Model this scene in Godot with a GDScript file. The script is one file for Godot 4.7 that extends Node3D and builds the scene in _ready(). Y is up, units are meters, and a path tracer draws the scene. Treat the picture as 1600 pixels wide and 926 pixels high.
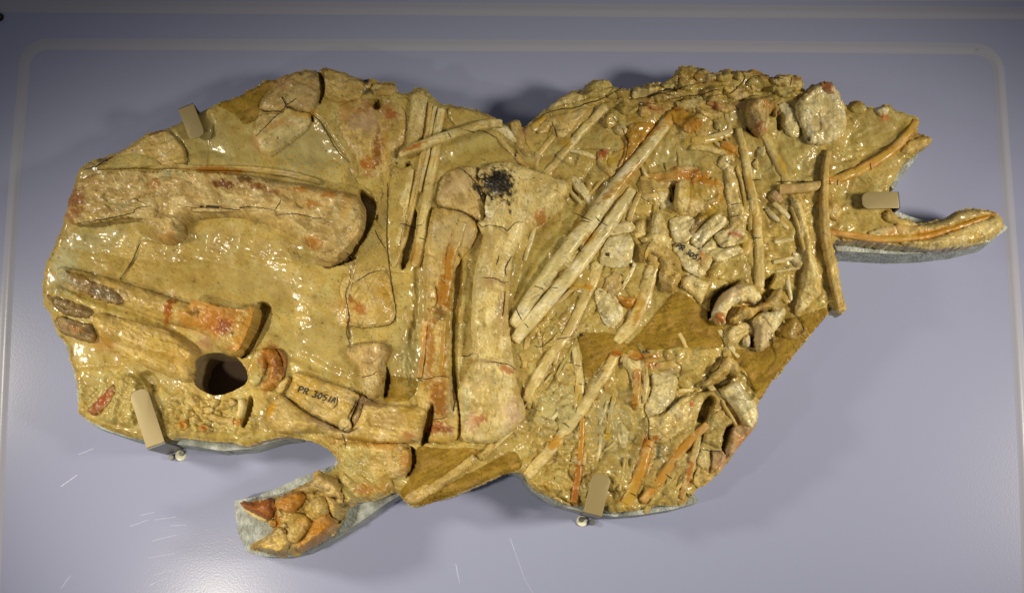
extends Node3D
# A fossil slab held to a display panel by four clips. Plan positions are measured on the slab in units of about a millimetre
# (0..1600 across, 0..926 down); at() carries such a position, at a given height in mm above the panel, to the upright panel plane.

const EYE := Vector3(0, 1.25, 2.105)
const PW := 801
const PH := 464
const TOP := 105.0
var tilt := Basis(Vector3.RIGHT, atan(0.19))
var hm := PackedFloat32Array()
var top := PackedFloat32Array()
var tref := PackedFloat32Array()
var stain_c := PackedColorArray()
var wide := FastNoiseLite.new()
var mid := FastNoiseLite.new()
var fine := FastNoiseLite.new()
var cell := FastNoiseLite.new()
var shard := FastNoiseLite.new()
var mats := {}
var kinds := {}
var used := {}
var slab: Node3D
var scratch := {}
var grain := Vector2.ZERO

func at(x: float, y: float, z: float) -> Vector3:
	var d: Vector3 = tilt * Vector3((x - 800.0) / 2000.0, (463.0 - y) / 2000.0, -1.0)
	return EYE + d * ((z * 0.001 - EYE.z) / d.z)

func place(x: float, y: float, z: float, ref: float) -> Vector3:
	# the place on the slab that the plan gives at the height ref, moved straight up or down to the height z
	var p := at(x, y, ref)
	p.z = z * 0.001
	return p

func plan(p: Vector3) -> Vector2:
	var d: Vector3 = tilt.inverse() * (p - EYE)
	return Vector2(800.0 - d.x / d.z * 2000.0, 463.0 + d.y / d.z * 2000.0)

func before(x: float, y: float, z: float) -> Vector3:
	# a point straight in front of a place on the panel
	return at(x, y, 0) + Vector3(0, 0, z * 0.001)

func _ready():
	# ---- camera ----
	var cam := Camera3D.new()
	cam.name = "camera"
	cam.position = EYE
	cam.basis = tilt
	cam.fov = rad_to_deg(2.0 * atan(463.0 / 2000.0))
	cam.near = 0.05
	cam.far = 20.0
	add_child(cam)
	# ---- the dim room around the case ----
	var env := Environment.new()
	env.background_mode = Environment.BG_COLOR
	env.background_color = Color(0.385, 0.385, 0.39)
	env.tonemap_mode = Environment.TONE_MAPPER_LINEAR
	env.tonemap_exposure = 0.93
	env.sdfgi_enabled = true
	env.ssao_enabled = true
	env.ssil_enabled = true
	var we := WorldEnvironment.new()
	we.name = "world"
	we.environment = env
	add_child(we)
	# ---- the lamps of the gallery: low spots to the left and to the right of the case ----
	var warm := Color(1.0, 0.955, 0.86)
	spot("spot_lamp", before(-640, 420, 1300), at(360, 680, 60), 2.3, 28.0, 1.0, warm, 0.14)
	spot("spot_lamp", before(60, 1030, 1250), at(480, 760, 60), 1.05, 29.0, 1.0, warm, 0.04)
	spot("spot_lamp", before(2760, 700, 1900), at(1260, 600, 60), 8.2, 20.0, 1.0, warm, 0.24)

	setup()
	panel()
	build_ground()
	slab = Node3D.new()
	slab.name = "fossil_slab"
	slab.position = at(800, 470, 0)
	slab.set_meta("label", "large irregular tan slab of fossil bones in glossy rock")
	slab.set_meta("category", "fossil")
	add_child(slab)
	jacket()
	matrix()
	fillers()
	bones_left()
	bones_middle()
	bones_right()
	cracks()
	writing()
	clips()

func spot(called: String, from: Vector3, to: Vector3, energy: float, angle: float, soft: float, c: Color, wide_lamp: float):
	var l := SpotLight3D.new()
	l.name = called
	l.light_color = c
	l.light_energy = energy
	l.spot_angle = angle
	l.spot_angle_attenuation = soft
	l.spot_range = 8.0
	l.spot_attenuation = 2.0
	l.light_size = wide_lamp
	l.shadow_enabled = true
	add_child(l, true)
	l.look_at_from_position(from, to, Vector3.UP)

# ---------------------------------------------------------------- helpers
func setup():
	for n in [[wide, 11, 0.011, 3], [mid, 12, 0.05, 3], [fine, 13, 0.24, 2]]:
		n[0].seed = n[1]
		n[0].noise_type = FastNoiseLite.TYPE_SIMPLEX_SMOOTH
		n[0].frequency = n[2]
		n[0].fractal_octaves = n[3]
	cell.seed = 5
	cell.noise_type = FastNoiseLite.TYPE_CELLULAR
	cell.frequency = 0.09
	cell.fractal_octaves = 2
	cell.cellular_return_type = FastNoiseLite.RETURN_DISTANCE
	shard.seed = 9
	shard.noise_type = FastNoiseLite.TYPE_CELLULAR
	shard.frequency = 0.03
	shard.fractal_octaves = 1
	shard.fractal_type = FastNoiseLite.FRACTAL_NONE
	shard.cellular_return_type = FastNoiseLite.RETURN_CELL_VALUE
	shard.domain_warp_enabled = true
	shard.domain_warp_amplitude = 14.0
	shard.domain_warp_frequency = 0.025
	hm.resize(PW * PH)
	top.resize(PW * PH)
	tref.resize(PW * PH)
	tref.fill(TOP)
	stain_c.resize(PW * PH)
	stain_c.fill(Color(0, 0, 0, 0))
	kind("matrix", "b09850", "9a8240", "ae9e5d")
	kind("glossy", "af9b58", "9b8645", "ada064")
	kind("filler", "8f7429", "7c611d", "98793a")
	kind("cream", "cbb879", "b79e5c", "d0be8a")
	kind("pale", "d2c38f", "c0ae74", "d6cba6")
	kind("pink", "b99f63", "a4894f", "c2ae76")
	kind("tan", "bfa561", "a88c46", "baa36e")
	kind("brown", "8c7448", "6e5833", "a0865a")
	kind("orange", "c0904a", "a8752e", "c4a261")
	kind("rust", "915a2a", "74441e", "a46c38")
	kind("red", "ad8a62", "9a7650", "b59a74")
	mats.glossy = skin(0.5, 0.85, 0.15, 0.022, 6.0)
	mats.bone = skin(0.58, 0.5, 0.22, 0.02, 7.0)
	mats.filler = skin(0.9, 0.0, 0.5, 0.03, 9.0)

func kind(k: String, a: String, b: String, c: String):
	kinds[k] = [Color.html(a).srgb_to_linear(), Color.html(b).srgb_to_linear(), Color.html(c).srgb_to_linear()]

func noise_map(frequency: float, octaves: int, seeded: int, type := FastNoiseLite.TYPE_SIMPLEX_SMOOTH, side := 1024) -> NoiseTexture2D:
	var t := NoiseTexture2D.new()
	var n := FastNoiseLite.new()
	n.seed = seeded
	n.noise_type = type
	n.frequency = frequency
	n.fractal_octaves = octaves
	t.width = side
	t.height = side
	t.seamless = true
	t.noise = n
	return t

func skin(rough: float, coat: float, coat_rough: float, relief_cm: float, repeat: float) -> StandardMaterial3D:
	var m := StandardMaterial3D.new()
	m.vertex_color_use_as_albedo = true
	m.roughness = rough
	m.metallic_specular = 0.35
	if coat > 0.0:
		m.clearcoat_enabled = true
		m.clearcoat = coat
		m.clearcoat_roughness = coat_rough
		var patches := noise_map(0.012, 3, 17)
		var ramp := Gradient.new()
		ramp.offsets = PackedFloat32Array([0.4, 0.6])
		ramp.colors = PackedColorArray([Color(0.12, 0.12, 0.12), Color.WHITE])
		patches.color_ramp = ramp
		m.clearcoat_texture = patches
	m.uv1_triplanar = true
	m.uv1_scale = Vector3.ONE * repeat
	m.heightmap_enabled = true
	m.heightmap_scale = relief_cm
	m.heightmap_texture = noise_map(0.022, 4, 3)
	return m

func plain(c: Color, rough: float, metal := 0.0) -> StandardMaterial3D:
	var m := StandardMaterial3D.new()
	m.albedo_color = c
	m.roughness = rough
	m.metallic = metal
	return m

func tint(k: Array, x: float, y: float) -> Color:
	var n1 := wide.get_noise_2d(x * 1.6, y * 1.6)
	var n2 := mid.get_noise_2d(x, y)
	var n3 := fine.get_noise_2d(x, y)
	var c: Color = k[0].lerp(k[1], clampf(0.5 + n1 * 0.9 + n2 * 0.8, 0.0, 1.0))
	c = c.lerp(k[2], clampf(mid.get_noise_2d(x * 0.6 + 900.0, y * 0.6) * 1.7, 0.0, 0.8))
	c = c * (1.0 + 0.22 * n3 + 0.12 * n2)
	c = c * (1.0 + 0.1 * shard.get_noise_2d(x, y * 1.2))
	if grain != Vector2.ZERO:
		var u := x * grain.x + y * grain.y
		var t := y * grain.x - x * grain.y
		c = c * (1.0 + 0.24 * mid.get_noise_2d(u * 0.22, t * 2.4) + 0.2 * fine.get_noise_2d(u * 0.15, t * 1.2))
		c = c * lerpf(1.0, 0.55 + 0.45 * smoothstep(0.0, 0.05, absf(mid.get_noise_2d(u * 0.16 + 90.0, t * 0.9))), smoothstep(0.0, 0.25, mid.get_noise_2d(u * 0.3, t * 0.5 + 700.0)))
		c = c.lerp(k[1] * 0.86, 0.75 * smoothstep(0.22, 0.34, mid.get_noise_2d(u * 0.35 + 333.0, t * 0.6)))
	if n3 < -0.52:
		c = c * 0.7
	else:
		c = c * lerpf(1.0, 0.45 + 0.55 * smoothstep(0.0, 0.035, absf(mid.get_noise_2d(x * 0.35 + 60.0, y * 0.35))), smoothstep(0.05, 0.3, mid.get_noise_2d(x * 0.3, y * 0.3 + 700.0)))
	var s := stain_c[clampi(int(y * 0.5 + 0.5), 0, PH - 1) * PW + clampi(int(x * 0.5 + 0.5), 0, PW - 1)]
	if s.a > 0.0:
		c = c.lerp(Color(s.r, s.g, s.b), s.a * clampf(1.05 + 0.45 * n3, 0.0, 1.0))
	c.a = 1.0
	return c

func stain(x: float, y: float, rx: float, ry: float, turn: float, col: String, alpha: float, ragged := 0.5):
	var c := Color.html(col).srgb_to_linear()
	if c.r > c.g * 1.95:
		alpha = minf(1.0, alpha * 1.15)
		c.g *= 1.38
		c.b *= 0.8
		rx *= 1.12
		ry *= 1.12
	var ca := cos(deg_to_rad(turn))
	var sa := sin(deg_to_rad(turn))
	var r := maxf(rx, ry) * (1.0 + ragged)
	for j in range(maxi(0, int((y - r) / 2)), mini(PH, int((y + r) / 2) + 2)):
		for i in range(maxi(0, int((x - r) / 2)), mini(PW, int((x + r) / 2) + 2)):
			var dx := i * 2.0 - x
			var dy := j * 2.0 - y
			var u := (dx * ca + dy * sa) / rx
			var v := (dy * ca - dx * sa) / ry
			var d := sqrt(u * u + v * v) + ragged * (mid.get_noise_2d(i * 3.4 + 70.0, j * 3.4) + 0.6 * fine.get_noise_2d(i * 2.0, j * 2.0 + 50.0))
			var a := alpha * (1.0 - smoothstep(0.45, 1.0, d))
			if a > 0.003:
				var o := stain_c[j * PW + i]
				var t := a + o.a * (1.0 - a)
				var q := c.lerp(Color(o.r, o.g, o.b), o.a * (1.0 - a) / t)
				q.a = t
				stain_c[j * PW + i] = q

func pts(s: String) -> PackedVector2Array:
	var f := s.split_floats(" ", false)
	var p := PackedVector2Array()
	for i in f.size() / 2:
		p.append(Vector2(f[i * 2], f[i * 2 + 1]))
	return p

func smooth(p: PackedVector2Array, closed: bool, step: float) -> PackedVector2Array:
	var o := PackedVector2Array()
	var n := p.size()
	var last := n if closed else n - 1
	for i in last:
		var a := p[(i - 1 + n) % n] if closed or i > 0 else p[0]
		var b := p[i]
		var c := p[(i + 1) % n]
		var d := p[(i + 2) % n] if closed or i + 2 < n else p[n - 1]
		var k := maxi(1, int(b.distance_to(c) / step))
		for j in k:
			o.append(b.cubic_interpolate(c, a, d, float(j) / k))
	if not closed:
		o.append(p[n - 1])
	return o

func sample(m: PackedFloat32Array, x: float, y: float) -> float:
	var fx := clampf(x * 0.5, 0.0, PW - 1.01)
	var fy := clampf(y * 0.5, 0.0, PH - 1.01)
	var i := int(fx)
	var j := int(fy)
	fx -= i
	fy -= j
	var q := j * PW + i
	return lerpf(lerpf(m[q], m[q + 1], fx), lerpf(m[q + PW], m[q + PW + 1], fx), fy)

func raise_top(x: float, y: float, z: float, ref: float):
	var i := int(x * 0.5)
	var j := int(y * 0.5)
	if i < 0 or j < 0 or i > PW - 2 or j > PH - 2:
		return
	var q := j * PW + i
	for k in [q, q + 1, q + PW, q + PW + 1]:
		if top[k] < z:
			top[k] = z
			tref[k] = ref

func commit(called: String, v: PackedVector3Array, c: PackedColorArray, idx: PackedInt32Array, m: Material, parent: Node3D, label := "") -> MeshInstance3D:
	var n := PackedVector3Array()
	n.resize(v.size())
	for i in range(0, idx.size(), 3):
		var a := idx[i]
		var b := idx[i + 1]
		var d := idx[i + 2]
		var f := (v[d] - v[a]).cross(v[b] - v[a])
		n[a] += f
		n[b] += f
		n[d] += f
	for i in n.size():
		n[i] = n[i].normalized() if n[i].length_squared() > 0.0 else Vector3(0, 0, 1)
	var arr := []
	arr.resize(Mesh.ARRAY_MAX)
	arr[Mesh.ARRAY_VERTEX] = v
	arr[Mesh.ARRAY_NORMAL] = n
	arr[Mesh.ARRAY_INDEX] = idx
	if c.size():
		arr[Mesh.ARRAY_COLOR] = c
	var me := ArrayMesh.new()
	me.add_surface_from_arrays(Mesh.PRIMITIVE_TRIANGLES, arr)
	me.surface_set_material(0, m)
	return put(called, me, parent, label)

func put(called: String, me: Mesh, parent: Node3D, label := "") -> MeshInstance3D:
	var o := MeshInstance3D.new()
	var k: int = used.get(called, -1) + 1
	used[called] = k
	o.name = called if k == 0 else "%s_%03d" % [called, k]
	o.mesh = me
	if label:
		o.set_meta("label", label)
	parent.add_child(o, true)
	return o

func despeckle(s: PackedFloat32Array, w: int, h: int):
	# a single point that disagrees with all its neighbours follows them
	for j in range(1, h - 1):
		for i in range(1, w - 1):
			var q := j * w + i
			var up := s[q] > 0.0
			if (s[q - 1] > 0.0) != up and (s[q + 1] > 0.0) != up and (s[q - w] > 0.0) != up and (s[q + w] > 0.0) != up:
				s[q] = s[q - 1]

# Triangles of the part of a grid where s > 0, cut along s = 0, with walls of the given depth along the cut.
func cut_mesh(called: String, x0: float, y0: float, w: int, h: int, step: float, s: PackedFloat32Array, z: PackedFloat32Array, wall: float, k: Array, m: Material, label := "", floor_z := -1.0, ref := TOP) -> MeshInstance3D:
	var v := PackedVector3Array()
	var c := PackedColorArray()
	var idx := PackedInt32Array()
	var map := PackedInt32Array()
	map.resize(w * h)
	map.fill(-1)
	var o := slab.position
	var cuts := {}
	var wv := {}
	for j in h - 1:
		for i in w - 1:
			var q := j * w + i
			var q4 := [q, q + 1, q + w + 1, q + w]
			var n_in := 0
			for e in q4:
				if s[e] > 0.0:
					n_in += 1
			if n_in == 0:
				continue
			var ring := PackedInt32Array()
			var borders := []
			for e in 4:
				var a: int = q4[e]
				var b: int = q4[(e + 1) % 4]
				if s[a] > 0.0:
					if map[a] < 0:
						map[a] = v.size()
						var px := x0 + (a % w) * step
						var py := y0 + (a / w) * step
						v.append(place(px, py, z[a], ref) - o)
						c.append(tint(k, px, py))
						raise_top(px, py, z[a], ref)
					ring.append(map[a])
				if (s[a] > 0.0) != (s[b] > 0.0):
					var key := mini(a, b) * 4 + (1 if absi(a - b) == 1 else 2)
					if not cuts.has(key):
						var t := clampf(s[a] / (s[a] - s[b]), 0.02, 0.98)
						var px := x0 + lerpf(a % w, b % w, t) * step
						var py := y0 + lerpf(a / w, b / w, t) * step
						var zz := z[a] if s[a] > 0.0 else z[b]
						if wall >= 0.0 and floor_z < 0.0:
							zz = lerpf(z[a], z[b], t)
						cuts[key] = v.size()
						v.append(place(px, py, zz, ref) - o)
						c.append(tint(k, px, py))
						wv[v.size() - 1] = [px, py, zz]
					ring.append(cuts[key])
					borders.append(cuts[key])
			for e in range(1, ring.size() - 1):
				idx.append(ring[0])
				idx.append(ring[e])
				idx.append(ring[e + 1])
			if borders.size() == 2 and wall > 0.0:
				# which of the two comes first along the outline does not matter: the faces are drawn from both sides
				for bi in borders:
					if not cuts.has(-bi - 1):
						var p: Array = wv[bi]
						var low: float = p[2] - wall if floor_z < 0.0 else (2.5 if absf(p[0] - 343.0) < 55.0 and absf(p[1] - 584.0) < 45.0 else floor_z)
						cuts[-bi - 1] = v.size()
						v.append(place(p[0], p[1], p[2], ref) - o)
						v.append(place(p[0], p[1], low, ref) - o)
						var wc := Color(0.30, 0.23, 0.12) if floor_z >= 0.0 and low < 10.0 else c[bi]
						c.append(wc)
						c.append(wc)
				var a0: int = cuts[-borders[0] - 1]
				var b0: int = cuts[-borders[1] - 1]
				# turn the wall so that it faces away from the solid
				var mid_in := v[ring[0]]
				for e in ring:
					if not borders.has(e):
						mid_in = v[e]
				var f := (v[a0 + 1] - v[a0]).cross(v[b0] - v[a0])
				if f.dot(mid_in - v[a0]) < 0.0:
					idx.append_array(PackedInt32Array([a0, b0, a0 + 1, b0, b0 + 1, a0 + 1]))
				else:
					idx.append_array(PackedInt32Array([a0, a0 + 1, b0, b0, a0 + 1, b0 + 1]))
	return commit(called, v, c, idx, m, slab, label)

# A flat or domed bone with the given outline, laid into the rock.
# o: h height mm, r edge rounding, n roughness mm, k colour kind, e edge raggedness, lift mm, gx gy slope (mm per unit), m material
func plate(called: String, outline: String, o: Dictionary) -> void:
	var p := pts(outline)
	if o.get("sm", true):
		p = smooth(p, true, 5.0)
	var step: float = o.get("step", 1.6)
	var lo := p[0]
	var hi := p[0]
	for q in p:
		lo = lo.min(q)
		hi = hi.max(q)
	lo -= Vector2(5, 5)
	hi += Vector2(5, 5)
	var w := int((hi.x - lo.x) / step) + 2
	var h := int((hi.y - lo.y) / step) + 2
	var s := PackedFloat32Array()
	var z := PackedFloat32Array()
	s.resize(w * h)
	z.resize(w * h)
	var thick: float = o.get("h", 10.0) * (1.0 if o.get("h", 10.0) > 17.0 else 0.8)
	var r: float = o.get("r", 8.0)
	var rough: float = o.get("n", 1.0) * 0.45
	var ragged: float = o.get("e", 1.2)
	var lift: float = o.get("lift", 0.0)
	var c := (lo + hi) * 0.5
	var gx: float = o.get("gx", 0.0)
	var gy: float = o.get("gy", 0.0)
	var lip: float = o.get("lip", 0.28)
	var flat_base: float = o.get("base", -1.0)
	var n := p.size()
	# the grain of the bone runs along its longer axis
	var cen := Vector2.ZERO
	for q in p:
		cen += q / n
	var sxx := 0.0
	var syy := 0.0
	var sxy := 0.0
	for q in p:
		sxx += (q.x - cen.x) * (q.x - cen.x)
		syy += (q.y - cen.y) * (q.y - cen.y)
		sxy += (q.x - cen.x) * (q.y - cen.y)
	var ang := 0.5 * atan2(2.0 * sxy, sxx - syy)
	var axis := Vector2(cos(ang), sin(ang))
	var streak: float = o.get("st", 0.0 if o.get("k", "tan") in ["matrix", "glossy", "filler"] else (0.3 if o.get("m", "bone") == "glossy" else 0.55))
	for j in h:
		for i in w:
			var q := lo + Vector2(i, j) * step
			var d := 1e9
			for e in n:
				d = minf(d, q.distance_squared_to(Geometry2D.get_closest_point_to_segment(q, p[e], p[(e + 1) % n])))
			d = sqrt(d)
			if not Geometry2D.is_point_in_polygon(q + Vector2(0.0137, 0.0171), p):
				d = -d
			d += ragged * (mid.get_noise_2d(q.x * 1.8, q.y * 1.8 + 300.0) + 0.5 * fine.get_noise_2d(q.x, q.y))
			s[j * w + i] = d
			var u := clampf(d / r, 0.0, 1.0)
			var prof := lip + (1.0 - lip) * sqrt(maxf(0.0, 1.0 - (1.0 - u) * (1.0 - u)))
			var b := sample(hm, q.x, q.y) if flat_base < 0.0 else flat_base
			z[j * w + i] = b + lift + (thick + (q.x - c.x) * gx + (q.y - c.y) * gy) * prof + rough * (mid.get_noise_2d(q.x * 1.3 + 40.0, q.y * 1.3) * 1.6 + fine.get_noise_2d(q.x, q.y) * 0.5)
			if streak > 0.0:
				var ua := q.dot(axis)
				var ta := q.y * axis.x - q.x * axis.y
				z[j * w + i] += minf(2.0, thick * 0.16) * u * shard.get_noise_2d(q.x * 1.5 + 200.0, q.y * 1.5)
				z[j * w + i] += streak * minf(1.0, thick * 0.08) * (1.6 * mid.get_noise_2d(ua * 0.25, ta * 2.0 + 77.0) + 0.8 * fine.get_noise_2d(ua * 0.15, ta * 1.2) - 2.0 * smoothstep(0.22, 0.34, mid.get_noise_2d(ua * 0.35 + 333.0, ta * 0.6)))
	despeckle(s, w, h)
	grain = axis if streak > 0.0 else Vector2.ZERO
	cut_mesh(called, lo.x, lo.y, w, h, step, s, z, thick * lip + 9.0, kinds[o.get("k", "tan")], mats[o.get("m", "bone")], o.get("label", ""), -1.0, sample(hm, cen.x, cen.y) + lift + thick * 0.6)
	grain = Vector2.ZERO

# A long bone swept along stations x y half-width height.
func rod(called: String, stations: String, o := {}) -> void:
	var f := stations.split_floats(" ", false)
	var p := PackedVector2Array()
	var e := PackedVector2Array()
	for i in f.size() / 4:
		p.append(Vector2(f[i * 4], f[i * 4 + 1]))
		e.append(Vector2(f[i * 4 + 2], f[i * 4 + 3]))
	var line := PackedVector2Array()
	var size := PackedVector2Array()
	var n := p.size()
	for i in n - 1:
		var k := maxi(1, int(p[i].distance_to(p[i + 1]) / 2.0))
		for j in k:
			var t := float(j) / k
			line.append(p[i].cubic_interpolate(p[i + 1], p[maxi(i - 1, 0)], p[mini(i + 2, n - 1)], t))
			size.append(e[i].lerp(e[i + 1], t))
	line.append(p[n - 1])
	size.append(e[n - 1])
	var cnt := line.size()
	var base := PackedFloat32Array()
	for q in line:
		base.append(sample(hm, q.x, q.y))
	var flat := PackedFloat32Array()
	for i in cnt:
		var sum := 0.0
		var num := 0
		for j in range(maxi(0, i - 12), mini(cnt, i + 13)):
			sum += base[j]
			num += 1
		flat.append(sum / num)
	var k2: Array = kinds[o.get("k", "cream")]
	var rough: float = o.get("n", 0.8) * 0.5
	var lift: float = o.get("lift", 0.0)
	var groove: float = o.get("groove", 0.0)
	var cap: float = o.get("cap", 5.0)
	var power: float = o.get("p", 0.62)
	var wob: float = o.get("w", 0.7)
	grain = (p[n - 1] - p[0]).normalized()
	var ref: float = flat[cnt / 2] + lift + size[cnt / 2].y * 0.35
	var K := 16
	var v := PackedVector3Array()
	var c := PackedColorArray()
	var idx := PackedInt32Array()
	for i in cnt:
		var dir := (line[mini(i + 1, cnt - 1)] - line[maxi(i - 1, 0)]).normalized()
		var side := Vector2(-dir.y, dir.x)
		var d_end := minf(i, cnt - 1 - i) * 2.0
		var endk := sqrt(maxf(0.04, 1.0 - pow(1.0 - clampf(d_end / cap, 0.0, 1.0), 2.0)))
		var hw: float = size[i].x * (0.6 + 0.4 * endk) * (1.0 + 0.05 * wob * mid.get_noise_2d(i * 3.0, hw_seed(called)))
		var centre := line[i] + side * mid.get_noise_2d(i * 1.2 + 500.0, hw_seed(called)) * wob * 1.5
		for a in K:
			var ang := -0.35 + (PI + 0.7) * a / (K - 1)
			var ca := cos(ang)
			var sa := sin(ang)
			var q := centre + side * hw * ca
			var up := signf(sa) * pow(absf(sa), power)
			var z: float = flat[i] + lift + size[i].y * 0.56 * endk * up
			if sa > 0.0:
				z += rough * (mid.get_noise_2d(q.x * 1.5, q.y * 1.5) * 1.3 + fine.get_noise_2d(q.x, q.y) * 0.5 + 0.6 * mid.get_noise_2d(i * 0.7, a * 9.0 + 50.0)) - groove * exp(-ca * ca * 14.0) * size[i].y * 0.6
			else:
				z = flat[i] + lift - 6.0
			v.append(place(q.x, q.y, z, ref) - slab.position)
			c.append(tint(k2, q.x, q.y))
			if sa > 0.0:
				raise_top(q.x, q.y, z, ref)
	for i in cnt - 1:
		for a in K - 1:
			var q := i * K + a
			idx.append_array(PackedInt32Array([q, q + 1, q + K, q + 1, q + K + 1, q + K]))
	for end in [0, (cnt - 1) * K]:
		var mid_p := Vector3.ZERO
		for a in K:
			mid_p += v[end + a] / K
		var at0 := v.size()
		v.append(mid_p)
		c.append(c[end + K / 2])
		for a in K:
			v.append(v[end + a])
			c.append(c[end + a])
		var out_dir := mid_p - v[(K if end == 0 else end - K) + K / 2]
		for a in K - 1:
			var face := (v[at0 + 2 + a] - mid_p).cross(v[at0 + 1 + a] - mid_p)
			if face.dot(out_dir) > 0.0:
				idx.append_array(PackedInt32Array([at0, at0 + 1 + a, at0 + 2 + a]))
			else:
				idx.append_array(PackedInt32Array([at0, at0 + 2 + a, at0 + 1 + a]))
	grain = Vector2.ZERO
	commit(called, v, c, idx, mats[o.get("m", "bone")], slab, o.get("label", ""))

func hw_seed(s: String) -> float:
	return float((s.hash() + used.get(s, 0) * 977) % 1000) * 7.0

# Lifts or sinks the rock inside an outline.
func swell(outline: String, height: float, r: float, noise := 0.0):
	var p := smooth(pts(outline), true, 6.0)
	var lo := p[0]
	var hi := p[0]
	for q in p:
		lo = lo.min(q)
		hi = hi.max(q)
	var n := p.size()
	for j in range(maxi(0, int(lo.y / 2)), mini(PH, int(hi.y / 2) + 2)):
		for i in range(maxi(0, int(lo.x / 2)), mini(PW, int(hi.x / 2) + 2)):
			var q := Vector2(i * 2, j * 2)
			if not Geometry2D.is_point_in_polygon(q, p):
				continue
			var d := 1e9
			for e in n:
				d = minf(d, q.distance_squared_to(Geometry2D.get_closest_point_to_segment(q, p[e], p[(e + 1) % n])))
			d = maxf(0.0, sqrt(d) + mid.get_noise_2d(q.x * 2.0, q.y * 2.0) * 1.5)
			var u := clampf(d / r, 0.0, 1.0)
			hm[j * PW + i] += height * smoothstep(0.0, 1.0, u) + noise * u * (mid.get_noise_2d(q.x * 2.0, q.y * 2.0) + cell.get_noise_2d(q.x, q.y) * 0.5)

func comb(outline: String, turn: float, height: float):
	# long parallel ridges and wrinkles in the rock
	var p := smooth(pts(outline), true, 6.0)
	var ax := Vector2.RIGHT.rotated(deg_to_rad(turn))
	var n := p.size()
	for j in PH:
		for i in PW:
			var q := Vector2(i * 2, j * 2)
			if absf(q.x - p[0].x) < 420.0 and absf(q.y - p[0].y) < 240.0 and Geometry2D.is_point_in_polygon(q, p):
				var d := 1e9
				for e in n:
					d = minf(d, q.distance_squared_to(Geometry2D.get_closest_point_to_segment(q, p[e], p[(e + 1) % n])))
				var u := q.dot(ax)
				var t := q.y * ax.x - q.x * ax.y
				var w := mid.get_noise_2d(u * 0.28, t * 1.3 + 60.0) + 0.5 * mid.get_noise_2d(u * 0.6 + 500.0, t * 2.6)
				hm[j * PW + i] += height * smoothstep(0.0, 14.0, sqrt(d)) * (1.6 * w - 1.2 * absf(w))

func level(outline: String):
	var p := smooth(pts(outline), true, 6.0)
	for j in PH:
		for i in PW:
			var q := Vector2(i * 2, j * 2)
			if absf(q.x - p[0].x) < 260.0 and absf(q.y - p[0].y) < 140.0 and Geometry2D.is_point_in_polygon(q, p):
				hm[j * PW + i] = lerpf(hm[j * PW + i], TOP + 5.0 * wide.get_noise_2d(q.x, q.y) + 0.8 * mid.get_noise_2d(q.x, q.y), 0.85)

func furrow(line: String, half: float, depth: float):
	var p := smooth(pts(line), false, 4.0)
	for e in p.size() - 1:
		var lo := p[e].min(p[e + 1]) - Vector2.ONE * half * 2.0
		var hi := p[e].max(p[e + 1]) + Vector2.ONE * half * 2.0
		for j in range(maxi(0, int(lo.y / 2)), mini(PH, int(hi.y / 2) + 2)):
			for i in range(maxi(0, int(lo.x / 2)), mini(PW, int(hi.x / 2) + 2)):
				var q := Vector2(i * 2, j * 2)
				var d := q.distance_to(Geometry2D.get_closest_point_to_segment(q, p[e], p[e + 1]))
				var g := depth * exp(-d * d / (half * half))
				var key := j * PW + i
				if absf(g) > absf(scratch.get(key, 0.0)):
					scratch[key] = g
	for key in scratch:
		hm[key] += scratch[key]
	scratch.clear()


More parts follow.
